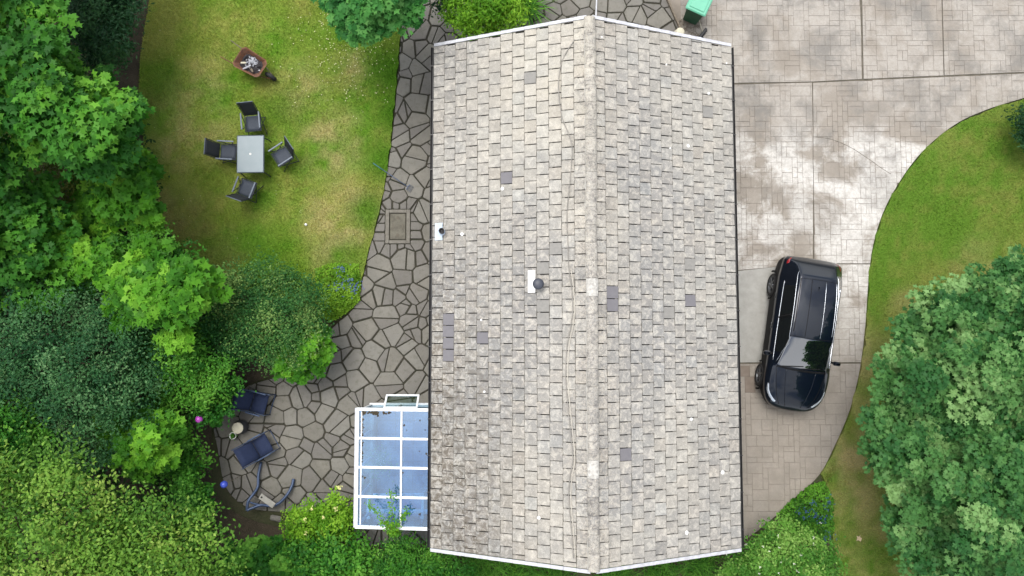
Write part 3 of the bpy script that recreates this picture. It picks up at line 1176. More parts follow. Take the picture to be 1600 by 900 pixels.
    # (caps butt under the ridge end)
# gutters and brackets
for s in (-1, 1):
    ex = HX0 if s < 0 else HX1
    gx, gz_, R = ex + s * .035, ZE - .055, .06
    mb = MB()
    n = 9
    vs = []
    for y in (HY0 + .02, HY1 - .02):
        for r_ in (R, R - .006):
            for m in range(n):
                a = pi + pi * m / (n - 1)
                vs.append((gx + cos(a) * r_, y, gz_ + sin(a) * r_))
    fs = []
    for m in range(n - 1):
        fs += [(m, m + 1, 2 * n + m + 1, 2 * n + m), (n + m + 1, n + m, 3 * n + m, 3 * n + m + 1), (m + 1, m, n + m, n + m + 1), (2 * n + m, 2 * n + m + 1, 3 * n + m + 1, 3 * n + m)]
    fs += [(0, 2 * n, 3 * n, n), (n - 1, 2 * n - 1, 4 * n - 1, 3 * n - 1)]
    mb.add(vs, fs)
    gut = mb.build('gutter', M_black, house)
    for k in range(14):
        y = HY0 + .5 + k * .95
        MB().box((gx, y, gz_ + .004), (.15, .025, .008)).build('gutter_bracket', M_black, gut)

# vent cowl with its white flashing, flue with pale flashing
def roof_matrix(s, u, y, h):
    P = SF[s]
    a = P(u, y, h)
    ux = (P(u + 1, y, h) - a).normalized(); n = (P(u, y, h + 1) - a).normalized()
    uy = n.cross(ux)
    m = Matrix((ux, uy, n)).transposed()
    return a, m
u, y = on_roof(831, 440, -1)
a, m = roof_matrix(-1, u, y, .072)
fl = MB().rbox(a, (.2, .56, .008), .003, m).build('vent_flashing', M_whitefl, house)
u, y = on_roof(839, 445, -1)
a = SF[-1](u, y, .0)
vc = MB().lathe(a, [(.075, 0), (.07, .30), (.08, .31)], 18).build('vent_cowl', M_darkcowl, house, True)
MB().lathe(a + Vector((0, 0, .31)), [(.02, -.01), (.125, 0), (.14, .05), (.132, .09), (.09, .12), (.03, .13)], 20).build('cowl_cap', M_darkcowl, vc, True)
for k in range(8):
    an = k * pi / 4
    MB().box(a + Vector((cos(an) * .135, sin(an) * .135, .35)), (.012, .012, .09)).build('cowl_rib', M_black, vc)
u, y = on_roof(686, 362, -1)
a, m = roof_matrix(-1, u, y, .074)
MB().rbox(a, (.23, .46, .008), .003, m).build('flue_flashing', M_lead, house)
a = SF[-1](u + .08, y - .02, .0)
fp = MB().lathe(a, [(.06, 0), (.06, .24), (.075, .245), (.075, .36), (.055, .36), (.05, .3)], 16).build('flue_pipe', M_black, house, True)
MB().lathe(a, [(.09, .03), (.085, .1), (.063, .13)], 16).build('flue_collar', M_lead, fp, True)
# cable slung down the left slope
cab = [(898, 62), (886, 80), (877, 100), (873, 125), (874, 155), (879, 185), (888, 208), (894, 228), (893, 255), (889, 300), (886, 335), (887, 370), (889, 420), (893, 450), (895, 480), (892, 510), (886, 540),
       (884, 590), (888, 640), (893, 690), (895, 720), (890, 750), (889, 785), (893, 830), (896, 872)]
pth = [SF[-1](*on_roof(a_, b_, -1, .07), .078) for a_, b_ in cab]
MB().tube(smooth_path(pth, 5), .011, 6).build('roof_cable', pmat('grey_cable', (.3, .28, .25), (.2, .19, .17), 7, .7), house, True)
pth2 = [SF[-1](*on_roof(a_ + 3.2, b_, -1, .07), .07) for a_, b_ in cab[12:]]
MB().tube(smooth_path(pth2, 5), .012, 6).build('roof_cable', pmat('pale_cable', (.5, .47, .4), (.4, .37, .32), 7, .7), house, True)
# white droppings and lichen discs
mb = MB()
for px, py, s, r_ in [(1075, 228, 1, .06), (1047, 232, 1, .035), (1129, 738, 1, .07), (1073, 832, 1, .075), (1080, 655, 1, .055), (722, 366, -1, .06), (785, 295, -1, .06), (842, 809, -1, .06), (940, 58, 1, .03),
                      (1107, 146, 1, .05), (1041, 101, 1, .03), (1135, 99, 1, .03), (757, 612, -1, .04), (752, 500, -1, .035)]:
    u, y = on_roof(px, py, s)
    a, m = roof_matrix(s, u, y, .066)
    mb.lathe(a, [(r_ * .8, -.015), (r_ * .75, .004), (r_ * .4, .008)], 9, m)
tag(mb.build('lichen_spots', M_whitefl, roof), kind='stuff')

# ------------------------------------------------------------------ conservatory
M_glassroof = NT('blue_tinted_glazing')
t = M_glassroof
tr_ = t.n('BsdfTransparent'); tr_.inputs[0].default_value = (.50, .74, .96, 1)
gl = t.n('BsdfGlossy'); gl.inputs['Roughness'].default_value = .06; gl.inputs['Color'].default_value = (.85, .93, 1, 1)
df = t.n('BsdfDiffuse'); df.inputs[0].default_value = (.22, .36, .52, 1)
m1 = t.n('MixShader'); m1.inputs[0].default_value = .17
m2 = t.n('MixShader')
t.l(t.ramp(t.noise(1.3, 5, .6),   .42, .72, .0, .26), m2.inputs[0])
t.l(tr_.outputs[0], m1.inputs[1]); t.l(gl.outputs[0], m1.inputs[2])
t.l(m1.outputs[0], m2.inputs[1]); t.l(df.outputs[0], m2.inputs[2]); t.l(m2.outputs[0], t.out.inputs[0])
M_glassroof = t.m
t = NT('window_glass')
tr_ = t.n('BsdfTransparent'); tr_.inputs[0].default_value = (.75, .83, .86, 1)
gl = t.n('BsdfGlossy'); gl.inputs['Roughness'].default_value = .03
m1 = t.n('MixShader'); m1.inputs[0].default_value = .12
t.l(tr_.outputs[0], m1.inputs[1]); t.l(gl.outputs[0], m1.inputs[2]); t.l(m1.outputs[0], t.out.inputs[0])
M_winglass = t.m

cons = thing('conservatory', 'white framed lean-to conservatory with blue tinted glass roof, against the house', 'conservatory', (0, 0, 0))
ZL, ZH = 2.08, 2.34
cx0 = at(559, 730, ZL).x
cx1 = WX0
cy1 = at(612, 640, 2.2).y
cy0 = at(612, 825, 2.2).y
def cz(x): return ZL + (ZH - ZL) * (x - cx0) / (cx1 - cx0)
yb = [cy1, at(612, 685.5, 2.2).y, at(612, 731, 2.2).y, at(612, 777, 2.2).y, cy0]
xm = at(627, 730, 2.2).x
xs_ = [cx0, xm, cx1 - .02]
for i in range(4):
    for j in range(2):
        a, b = xs_[j] + .03, xs_[j + 1] - .03
        c, d = yb[i + 1] + .03, yb[i] - .03
        MB().add([(a, c, cz(a)), (b, c, cz(b)), (b, d, cz(b)), (a, d, cz(a)), (a, c, cz(a) - .012), (b, c, cz(b) - .012), (b, d, cz(b) - .012), (a, d, cz(a) - .012)],
                 [(0, 1, 2, 3), (7, 6, 5, 4), (0, 4, 5, 1), (1, 5, 6, 2), (2, 6, 7, 3), (3, 7, 4, 0)]).build('roof_pane', M_glassroof, cons)
rotb = Matrix.Rotation(-math.atan2(ZH - ZL, cx1 - cx0), 3, 'Y')
Lx = math.hypot(cx1 - cx0, ZH - ZL)
for i, y in enumerate(yb):
    w = .085 if i in (0, 4) else .062
    MB().rbox(((cx0 + cx1) / 2, y, cz((cx0 + cx1) / 2) + .005), (Lx + .02, w, .06), .01, rotb).build('roof_bar', M_white, cons)
MB().rbox((xm, (cy0 + cy1) / 2, cz(xm) + .014), (.05, cy1 - cy0 - .1, .052), .01).build('roof_bar', M_white, cons)
MB().rbox((cx0 - .015, (cy0 + cy1) / 2, ZL - .005), (.07, cy1 - cy0 + .085, .09), .012).build('eaves_beam', M_white, cons)
MB().rbox((cx0 + .09, (cy0 + cy1) / 2, cz(cx0) + .012), (.035, cy1 - cy0 - .12, .03), .008).build('inner_bar', M_white, cons)
MB().rbox((cx0 - .075, (cy0 + cy1) / 2, ZL - .05), (.06, cy1 - cy0 + .06, .06), .012).build('eaves_gutter', M_verge, cons)
# dwarf wall, posts, wall panes
dw = .55
MB().box((cx0 + .06, (cy0 + cy1) / 2, dw / 2 - .04), (.12, cy1 - cy0, dw + .08)).build('dwarf_wall', M_render, cons)
for y, s in ((cy0, -1), (cy1, 1)):
    MB().box(((cx0 + cx1) / 2 + .06, y - s * .06, dw / 2 - .04), (cx1 - cx0 - .12, .12, dw + .08)).build('dwarf_wall', M_render, cons)
for i, y in enumerate(yb):
    yy = min(max(y, cy0 + .04), cy1 - .04)
    MB().rbox((cx0 + .045, yy, (dw + ZL) / 2), (.07, .07, ZL - dw - .06), .01).build('post', M_white, cons)
for i in range(4):
    MB().box((cx0 + .05, (yb[i] + yb[i + 1]) / 2, (dw + ZL) / 2), (.012, yb[i] - yb[i + 1] - .09, ZL - dw - .1)).build('wall_pane', M_winglass, cons)
xn = [cx0 + .05, cx0 + .05 + (cx1 - cx0) * .36, cx1 - .05]
for y in (cy0 + .04, cy1 - .04):
    for x in xn[1:]:
        MB().rbox((x, y, (dw + cz(x)) / 2 - .03), (.06, .065, cz(x) - dw - .08), .01).build('post', M_white, cons)
    for k in range(2):
        x = (xn[k] + xn[k + 1]) / 2
        MB().box((x, y, (dw + ZL) / 2), (xn[k + 1] - xn[k] - .07, .012, ZL - dw - .1)).build('wall_pane', M_winglass, cons)
    MB().rbox(((cx0 + cx1) / 2, y, dw + .02), (cx1 - cx0, .13, .04), .008).build('sill', M_white, cons)
# top-hung vent standing open on the upper side
vx0, vx1 = at(601, 632, 1.8).x, at(654, 632, 1.8).x
va = Matrix.Rotation(radians(38), 3, 'X')
vent = MB()
vb = Vector(((vx0 + vx1) / 2, cy1 + .02, 2.0))
vw, vh = vx1 - vx0, .5
for (dx, dz_, sx, sz) in ((0, -.02, vw, .05), (0, -vh, vw, .05), (-vw / 2 + .025, -vh / 2, .05, vh - .02), (vw / 2 - .025, -vh / 2, .05, vh - .02)):
    vent.rbox(vb + va @ Vector((dx, 0, dz_)), (sx, .04, sz), .006, va)
vo = vent.build('open_vent', M_white, cons)
MB().box(vb + va @ Vector((0, 0, -vh / 2)), (vw - .1, .01, vh - .06), va).build('vent_pane', M_winglass, vo)
# tiled floor of pale slabs
fl_ = MB().box(((cx0 + cx1) / 2, (cy0 + cy1) / 2, -.01), (cx1 - cx0 - .24, cy1 - cy0 - .24, .06)).build('floor', M_dirtjoint, cons)
M_floor = pmat('grey_floor_tile', (.2, .24, .3), (.16, .2, .26), 3, .3)
nx_, ny_ = 4, 7
for i in range(nx_):
    for j in range(ny_):
        sx, sy = (cx1 - cx0 - .26) / nx_, (cy1 - cy0 - .26) / ny_
        MB().box((cx0 + .13 + (i + .5) * sx, cy0 + .13 + (j + .5) * sy, .022), (sx - .012, sy - .012, .012)).build('floor_tile', M_floor, fl_)
# moss crust on the glazing edges
mb = MB()
rm = random.Random(4)
def crust(px, py, r_):
    p = at(px, py, 2.15)
    z = cz(p.x) + .004
    n = 7
    vs = [(p.x, p.y, z + r_ * .35)] + [(p.x + cos(2 * pi * k / n) * r_ * rm.uniform(.5, 1.3), p.y + sin(2 * pi * k / n) * r_ * rm.uniform(.5, 1.3), z) for k in range(n)]
    mb.add(vs, [(0, 1 + k, 1 + (k + 1) % n) for k in range(n)])
for k in range(46): crust(rm.uniform(564, 592) if k % 3 else rm.uniform(564, 612), 643.5 + abs(rm.gauss(0, 2.2)), rm.uniform(.015, .05))
for k in range(60): crust(563.5 + abs(rm.gauss(0, 1.3)), rm.uniform(648, 725), rm.uniform(.012, .04))
for px, py in ((636, 672), (657, 656), (656, 704), (667, 708), (630, 738), (568, 668), (566, 745), (569, 747), (665, 671), (632, 664), (657, 802), (590, 820), (577, 822), (585, 823)): crust(px, py, rm.uniform(.015, .04))
tag(mb.build('moss_crust', pmat('moss_crust', (.03, .022, .012), (.05, .04, .02), 20, .95), cons), kind='stuff')

# things seen through the conservatory roof
M_cush = pmat('blue_cushion', (.1, .2, .4), (.13, .25, .46), 6, .8, bump=.2, obj=True)
p = at(622, 790, .45)
sf = thing('slatted_bench', 'white slatted bench with blue seat cushion inside the conservatory', 'bench', (p.x - .05, p.y, .028))
for k in range(7):
    MB().rbox((-.72 + k * .24, .34, .72), (.075, .03, .42), .006).build('back_slat', M_white, sf)
MB().rbox((0, .34, .95), (1.6, .045, .06), .008).build('back_rail', M_white, sf)
MB().rbox((0, .34, .48), (1.6, .045, .06), .008).build('back_rail', M_white, sf)
MB().rbox((0, 0, .36), (1.56, .62, .06), .01).build('seat', M_white, sf)
MB().rbox((0, -.01, .44), (1.5, .58, .1), .035).build('cushion', M_cush, sf, True)
for sx in (-1, 1):
    MB().rbox((sx * .78, 0, .62), (.07, .66, .045), .008).build('arm', M_white, sf)
    for sy in (-1, 1):
        MB().rbox((sx * .74, sy * .3, .3), (.06, .06, .6), .006).build('leg', M_white, sf)

# ------------------------------------------------------------------ car
car_front_wheel, car_rear_wheel = at(1187.6, 585, .33), at(1206.5, 445.5, .33)
hd = (car_front_wheel - car_rear_wheel).normalized()
WB, TRK = 2.68, .80
axle_mid = (car_front_wheel + car_rear_wheel) / 2
rightv = Vector((hd.y, -hd.x, 0))            # the car's right-hand side (nearest the house)
cc = axle_mid - rightv * .86
car = thing('parked_car', 'glossy dark navy compact SUV parked on the driveway beside the house', 'car', (cc.x, cc.y, .004), atan2(hd.y, hd.x))

def paint_mat():
    t = NT('navy_car_paint')
    f = t.ramp(t.noise(160, 2, .5, t.objc()), .35, .65)
    t.set(Base_Color=t.mix(f, (.0016, .0045, .011), (.0026, .007, .016)), Roughness=.35, Metallic=.5)
    t.b.inputs['Specular IOR Level'].default_value = .2
    t.b.inputs['Coat Weight'].default_value = 1.0
    t.b.inputs['Coat Roughness'].default_value = .025
    t.b.inputs['Coat IOR'].default_value = 1.45
    return t.m
M_paint = paint_mat()
def dark_glass():
    t = NT('car_glass')
    t.set(Base_Color=(.004, .006, .007), Roughness=.03)
    t.b.inputs['Specular IOR Level'].default_value = .9
    t.b.inputs['Coat Weight'].default_value = 1.0
    t.b.inputs['Coat Roughness'].default_value = .01
    t.b.inputs['Coat IOR'].default_value = 2.7
    return t.m
M_cglass = dark_glass()
M_sideglass = dark_glass(); M_sideglass.name = 'side_glass'
M_sideglass.node_tree.nodes['Principled BSDF'].inputs['Coat IOR'].default_value = 1.35
M_sideglass.node_tree.nodes['Principled BSDF'].inputs['Specular IOR Level'].default_value = .2
M_chrome = pmat('satin_chrome', (.55, .58, .62), (.5, .53, .57), 8, .22, 1., obj=True)
M_trim = pmat('black_trim', (.006, .006, .007), (.009, .009, .009), 12, .65, obj=True, spec=.15)
M_rim = pmat('dark_alloy', (.12, .125, .135), (.1, .105, .11), 12, .35, .6, obj=True)
t = NT('headlamp_lens'); t.set(Base_Color=(.55, .6, .66), Roughness=.08, Metallic=.6); t.b.inputs['Coat Weight'].default_value = 1; M_lamp = t.m
t = NT('tail_lens'); t.set(Base_Color=(.22, .01, .012), Roughness=.12); t.b.inputs['Coat Weight'].default_value = 1; M_tail = t.m

def car_body():
    #        x      w    wsill zsh   wb    zb    wt    zt    crown
    st = [(2.225, .36, .33, .60, .33, .66, .27, .68, .01),
          (2.165, .58, .52, .68, .53, .745, .43, .77, .015),
          (2.02,  .745, .69, .76, .67, .83, .55, .862, .025),
          (1.72,  .875, .84, .84, .785, .92, .65, .965, .035),
          (1.40,  .915, .885, .89, .815, .98, .70, 1.03, .045),
          (1.07,  .91, .88, .92, .815, 1.02, .715, 1.075, .05),
          (.99,   .91, .88, .92, .815, 1.03, .70, 1.095, .06),
          (.62,   .905, .875, .93, .81, 1.04, .655, 1.29, .075),
          (.15,   .905, .875, .94, .805, 1.05, .60, 1.515, .065),
          (.06,   .905, .875, .94, .805, 1.05, .592, 1.54, .055),
          (-.35,  .905, .875, .95, .80, 1.06, .585, 1.585, .05),
          (-.95,  .91, .88, .96, .80, 1.08, .575, 1.575, .05),
          (-1.30, .915, .885, .98, .795, 1.12, .565, 1.55, .045),
          (-1.58, .91, .875, .99, .78, 1.16, .54, 1.51, .04),
          (-1.62, .905, .87, .99, .775, 1.15, .53, 1.495, .035),
          (-2.03, .845, .80, .985, .72, 1.10, .58, 1.20, .03),
          (-2.08, .825, .775, .97, .70, 1.05, .57, 1.11, .025),
          (-2.16, .76, .70, .90, .64, .97, .52, 1.0, .015),
          (-2.205, .66, .60, .80, .56, .86, .46, .88, .01)]
    rows = []
    for (x, w, ws, zsh, wb, zb, wt, zt, cr) in st:
        zl = .20 if abs(x) < 1.9 else .26
        fr = min(1, (2.3 - abs(x)) / .25)
        half = [(0, zl), (ws * .8, zl), (ws, zl + .10), (w * .99, .5 if abs(x) < 2.1 else .48), (w, zsh - .07), (w * .985, zsh), (wb, zb), (wt, zt), (wt * .93, zt + cr * .45), (wt * .5, zt + cr * .9), (0, zt + cr)]
        rows.append([(x, y, z) for y, z in half])
    nh = len(rows[0])
    bm = bmesh.new()
    cl = bm.edges.layers.float.new('crease_edge')
    G = []
    for r in rows:
        L = [bm.verts.new((x, y, z)) for x, y, z in r]
        R = [L[0]] + [bm.verts.new((x, -y, z)) for x, y, z in r[1:-1]] + [L[-1]]
        G.append((L, R))
    tags = {}
    X = [r[0] for r in st]
    def kind(i, k):
        xa, xb = X[i], X[i + 1]
        if k == 6 and xa <= .63 and xb >= -1.31: return 2          # side glass
        if k >= 7 and xa <= 1.0 and xb >= .14: return 1            # windscreen
        if k >= 7 and xa <= -1.63 and xb >= -2.0: return 3  # rear window
        if k == 3: return 7 if xa <= .63 and xb >= -.36 else (8 if xa <= -.34 and xb >= -1.31 else 6)   # door and sill cladding
        if k in (4, 5) and xa <= .63 and xb >= -.36: return 4     # front door
        if k in (4, 5) and xa <= -.34 and xb >= -1.31: return 5  # rear door
        if k in (1, 2): return 6                                    # lower cladding
        return 0
    for i in range(len(rows) - 1):
        for side in (0, 1):
            A, B = G[i][side], G[i + 1][side]
            for k in range(nh - 1):
                q = [A[k], A[k + 1], B[k + 1], B[k]]
                if side == 1: q = q[::-1]
                f = bm.faces.new(q)
                f.material_index = kind(i, k)
                f.smooth = True
    for (L, R), rev in ((G[0], False), (G[-1], True)):
        ring = L[::1] + R[-2:0:-1]
        for k in range(nh - 1):
            a, b, c, d = L[k], L[k + 1], R[k + 1], R[k]
            q = [v for n_, v in enumerate((a, d, c, b)) if v not in (a, d, c, b)[:n_]]
            if len(q) > 2:
                if rev: q = q[::-1]
                f = bm.faces.new(q); f.smooth = True
    bm.normal_update()
    for e in bm.edges:
        ks = {f.material_index for f in e.link_faces}
        if 1 in ks and len(ks) > 1 or 3 in ks and len(ks) > 1: e[cl] = .55
        elif 2 in ks and len(ks) > 1: e[cl] = .5
    for (L, R) in G:
        pass
    for side in (0, 1):
        for i in range(len(rows) - 1):
            for k, v in ((5, .35), (6, .35), (2, .5)):
                e = bm.edges.get((G[i][side][k], G[i + 1][side][k]))
                if e and X[i] < 2.1: e[cl] = max(e[cl], v)
    bmesh.ops.recalc_face_normals(bm, faces=bm.faces)
    me = bpy.data.meshes.new('car_cage')
    for m in (M_paint, M_cglass, M_cglass, M_cglass, M_paint, M_paint, M_trim, M_trim, M_trim): me.materials.append(m)
    bm.to_mesh(me); bm.free()
    o = bpy.data.objects.new('car_cage', me)
    COL.objects.link(o)
    md = o.modifiers.new('s', 'SUBSURF'); md.levels = 3; md.render_levels = 3
    dg = bpy.context.evaluated_depsgraph_get()
    ev = o.evaluated_get(dg)
    m2 = bpy.data.meshes.new_from_object(ev)
    bpy.data.objects.remove(o)
    return m2
bme = car_body()
nv = len(bme.vertices)
co = np.empty(nv * 3, np.float32); bme.vertices.foreach_get('co', co); co = co.reshape(-1, 3)
nrm = np.array([v.normal[:] for v in bme.vertices], np.float32)
polys = [tuple(p.vertices) for p in bme.polygons]
pmi = [p.material_index for p in bme.polygons]
pc = np.array([p.center[:] for p in bme.polygons])
car_bvh = BVHTree.FromPolygons([Vector(c) for c in co], polys)
# wheel arches cut out of the sides
def in_arch(c, k=1.):
    for wx in (WB / 2, -WB / 2):
        if math.hypot(c[0] - wx, c[2] - .34) < .40 and abs(c[1]) > .45 and c[2] < .8: return True
    return False
def sub_mesh(name, sel, mat, parent, thick=None):
    idx = {}
    vs, fs = [], []
    for f in sel:
        q = []
        for v in polys[f]:
            if v not in idx:
                idx[v] = len(vs); vs.append(tuple(co[v]))
            q.append(idx[v])
        fs.append(q)
    if not fs: return None
    me = bpy.data.meshes.new(name)
    me.from_pydata(vs, [], fs)
    inv = {b: a for a, b in idx.items()}
    me.polygons.foreach_set('use_smooth', [True] * len(fs))
    me.normals_split_custom_set_from_vertices([tuple(nrm[inv[i]]) for i in range(len(vs))])
    me.materials.append(mat)
    return link(name, me, parent)
side = lambda f: 1 if pc[f][1] > 0 else -1
ids = range(len(polys))
body = sub_mesh('body', [f for f in ids if pmi[f] == 0 and not in_arch(pc[f])], M_paint, car)
sub_mesh('sill_cladding', [f for f in ids if pmi[f] == 6 and not in_arch(pc[f])], M_trim, car)
sub_mesh('windscreen', [f for f in ids if pmi[f] == 1], M_cglass, car)
sub_mesh('rear_window', [f for f in ids if pmi[f] == 3], M_cglass, car)
doors = {}
for s in (-1, 1):
    for tg in (4, 5):
        d = sub_mesh('door', [f for f in ids if pmi[f] == tg and side(f) == s and not in_arch(pc[f])], M_paint, car)
        doors[(s, tg)] = d
        sub_mesh('cladding', [f for f in ids if pmi[f] == tg + 3 and side(f) == s and not in_arch(pc[f])], M_trim, d)
        hx = -.12 if tg == 4 else -.98
        MB().rbox((hx, s * .912, .86), (.17, .018, .022), .006).build('handle', M_chrome, d)
        lo, hi = ((-.36, .7), (-1.42, -.36))[tg - 4]
        sub_mesh('side_window', [f for f in ids if pmi[f] == 2 and side(f) == s and lo < pc[f][0] <= hi], M_sideglass, d)
def hit_down(x, y, off=.004):
    h = car_bvh.ray_cast(Vector((x, y, 3)), Vector((0, 0, -1)))
    return (h[0] + Vector((0, 0, off)), h[1]) if h[0] else (None, None)
def hit_side(x, z, s, off=.004):
    h = car_bvh.ray_cast(Vector((x, s * 2, z)), Vector((0, -s, 0)))
    return h[0] + Vector((0, s * off, 0)) if h[0] else None
def line_on(name, pts, r, mat, parent, side_=0, sm=4):
    q = []
    for a, b in smooth2(pts, sm):
        v = hit_down(a, b, 0)[0] if side_ == 0 else hit_side(a, b, side_, 0)
        if v is not None: q.append(v)
    return MB().tube(q, r, 6).build(name, mat, parent, True)
def patch_on(name, A, B, mat, parent, n=14, m=5, off=.006):
    """strip of surface between two plan curves, lifted a little off the body"""
    A, B = smooth2(A, 6), smooth2(B, 6)
    V, Fq = [], []
    for i in range(n):
        ta = i / (n - 1)
        fa, fb = ta * (len(A) - 1), ta * (len(B) - 1)
        pa = Vector(A[int(fa)]).lerp(Vector(A[min(int(fa) + 1, len(A) - 1)]), fa % 1)
        pb = Vector(B[int(fb)]).lerp(Vector(B[min(int(fb) + 1, len(B) - 1)]), fb % 1)
        for j in range(m):
            p = pa.lerp(pb, j / (m - 1))
            v, nn = hit_down(p.x, p.y, 0)
            if v is None: v, nn = hit_down(p.x * .985, p.y * .97, 0)
            if v is None: v, nn = Vector((p.x, p.y, .6)), Vector((0, 0, 1))
            lift = off if 0 < j < m - 1 and 0 < i < n - 1 else -.004
            V.append(v + nn * lift)
    for i in range(n - 1):
        for j in range(m - 1):
            a = i * m + j
            Fq.append((a, a + 1, a + m + 1, a + m))
    return MB().add(V, Fq).build(name, mat, parent, True)
for s in (-1, 1):
    patch_on('headlight', [(1.50, s * .83), (1.70, s * .82), (1.90, s * .725), (2.07, s * .55)], [(1.53, s * .79), (1.72, s * .745), (1.88, s * .64), (2.02, s * .48)], M_lamp, car)
    line_on('bonnet_gap', [(1.02, s * .70), (1.45, s * .63), (1.8, s * .54), (2.08, s * .40)], .007, M_trim, body)
    line_on('bonnet_crease', [(1.05, s * .42), (1.45, s * .38), (1.85, s * .3), (2.1, s * .22)], .009, M_paint, body)
    patch_on('tail_light', [(-1.9, s * .80), (-2.02, s * .78), (-2.12, s * .68)], [(-1.95, s * .72), (-2.05, s * .69), (-2.15, s * .6)], M_tail, car, 10, 4)
    line_on('roof_rail', [(.0, s * .535), (-.6, s * .53), (-1.1, s * .52), (-1.5, s * .50)], .012, M_chrome if s > 0 else M_trim, car)  # silver one side, black the other: the rails' reflections put in as colour
    line_on('roof_rib', [(.1, s * .21), (-.6, s * .21), (-1.5, s * .2)], .008, M_trim if s < 0 else M_chrome, body)  # bright and dark crease reflections painted as one silver and one black rib
    q = [hit_side(x, z, s) for x, z in smooth2([(.86, 1.045), (.5, 1.05), (0, 1.055), (-.6, 1.07), (-1.1, 1.095), (-1.42, 1.125)], 4)]
    MB().tube([v for v in q if v is not None], .011, 6).build('window_trim', M_chrome, car, True)
    q = [hit_side(x, z, s) for x, z in smooth2([(.9, 1.1), (.6, 1.28), (.26, 1.48), (-.3, 1.535), (-.95, 1.525), (-1.4, 1.48), (-1.72, 1.42)], 4)]
    MB().tube([v for v in q if v is not None], .009, 6).build('window_trim', M_chrome, car, True)
    for x0 in (-.36,):
        q = [hit_side(x0 - .02 * k, 1.07 + .42 * k / 5, s) for k in range(6)]
        MB().tube([v for v in q if v is not None], .028, 6).build('pillar', M_trim, car, True)
    for pts in ([(.66, 1.02), (.68, .8), (.66, .5), (.6, .34)], [(-.36, 1.04), (-.36, .8), (-.37, .34)]):
        q = [hit_side(x, z, s, .0) for x, z in smooth2(pts, 4)]
        MB().tube([v for v in q if v is not None], .005, 5).build('door_gap', M_trim, doors[(s, 4)], True)
    # mirror
    mr = MB().rbox((.70, s * 1.0, 1.04), (.11, .2, .13), .035).build('mirror', M_paint, car, True)
    MB().rbox((.68, s * .88, 1.0), (.06, .14, .04), .01).build('mirror_arm', M_trim, mr)
    MB().box((.642, s * 1.0, 1.04), (.006, .15, .09)).build('mirror_glass', M_cglass, mr)
line_on('bonnet_gap', [(1.03, -.7), (1.06, -.35), (1.07, 0), (1.06, .35), (1.03, .7)], .010, M_trim, body)
line_on('windscreen_seal', [(1.0, -.69), (1.03, -.35), (1.04, 0), (1.03, .35), (1.0, .69)], .016, M_trim, car)
line_on('roof_edge', [(.11, -.58), (.13, -.3), (.14, 0), (.13, .3), (.11, .58)], .006, M_trim, body)
line_on('hatch_gap', [(-1.5, -.5), (-1.52, 0), (-1.5, .5)], .006, M_trim, body)
for y0, y1, x1 in ((-.55, .02, .98), (-.02, .52, .98)):
    a, b = hit_down(1.0, y0, .012)[0], hit_down(.93, y1, .012)[0]
    mdl = hit_down(.965, (y0 + y1) / 2, .014)[0]
    MB().tube(smooth_path([a, mdl, b], 4), .009, 6).build('wiper', M_trim, car)
v, _ = hit_down(-1.25, 0, 0)
MB().add([(v.x + .09, 0, v.z - .005), (v.x - .07, .022, v.z - .01), (v.x - .07, -.022, v.z - .01), (v.x - .07, 0, v.z + .06)], [(0, 1, 3), (0, 3, 2), (1, 2, 3), (0, 2, 1)]).build('antenna_fin', M_paint, car)
# grille, badge, number plate holders, bumper bar
MB().rbox((2.16, 0, .55), (.06, .8, .18), .02).build('grille', M_trim, car)
MB().rbox((2.19, 0, .645), (.05, .5, .02), .006).build('grille_bar', M_chrome, car)
MB().rbox((2.2, 0, .40), (.015, .52, .11), .004).build('number_plate', M_white, car)
MB().rbox((-2.21, 0, .72), (.015, .52, .11), .004).build('number_plate', pmat('yellow_plate', (.6, .45, .03), None, 6, .5), car)
MB().rbox((-2.17, 0, .36), (.1, 1.3, .16), .03).build('rear_bumper', M_trim, car)
wh = None
for wx in (WB / 2, -WB / 2):
    for s in (-1, 1):
        w = bpy.data.objects.new('wheel', MB().lathe((0, 0, 0), [(.1, -.05), (.225, -.06), (.232, -.1)], 28, Matrix.Rotation(pi / 2, 3, 'X')).mesh('wheel_hub', M_trim)) if wh is None else None
        if wh is None:
            wh = w
            COL.objects.link(w)
            rot = Matrix.Rotation(pi / 2, 3, 'X')
            MB().lathe((0, 0, 0), [(.232, -.105), (.26, -.118), (.315, -.115), (.34, -.085), (.345, 0), (.34, .085), (.315, .115), (.26, .118), (.232, .105)], 36, rot, False).build('tyre', M_rubber, w, True)
            MB().lathe((0, 0, 0), [(.205, -.06), (.21, .04), (.222, .09), (.238, .112), (.24, .104)], 36, rot, False).build('rim', M_rim, w, True)
            MB().lathe((0, 0, 0), [(.06, .0), (.065, .095), (.04, .1)], 20, rot).build('hub_cap', M_rim, w, True)
            for k in range(5):
                a = 2 * pi * k / 5 + .3
                m = Matrix.Rotation(-a, 3, 'Y')
                MB().box(m @ Vector((.13, -.088, 0)), (.2, .03, .045), m).build('spoke', M_rim, w)
        else:
            w = copy_tree(wh)
        w.parent = car
        w.location = (wx, s * TRK, .345)
        w.rotation_euler = (0, rnd.uniform(0, 1), 0 if s < 0 else pi)
MB().box((0, 0, .3), (3.9, 1.3, .18)).build('underbody', M_trim, car)
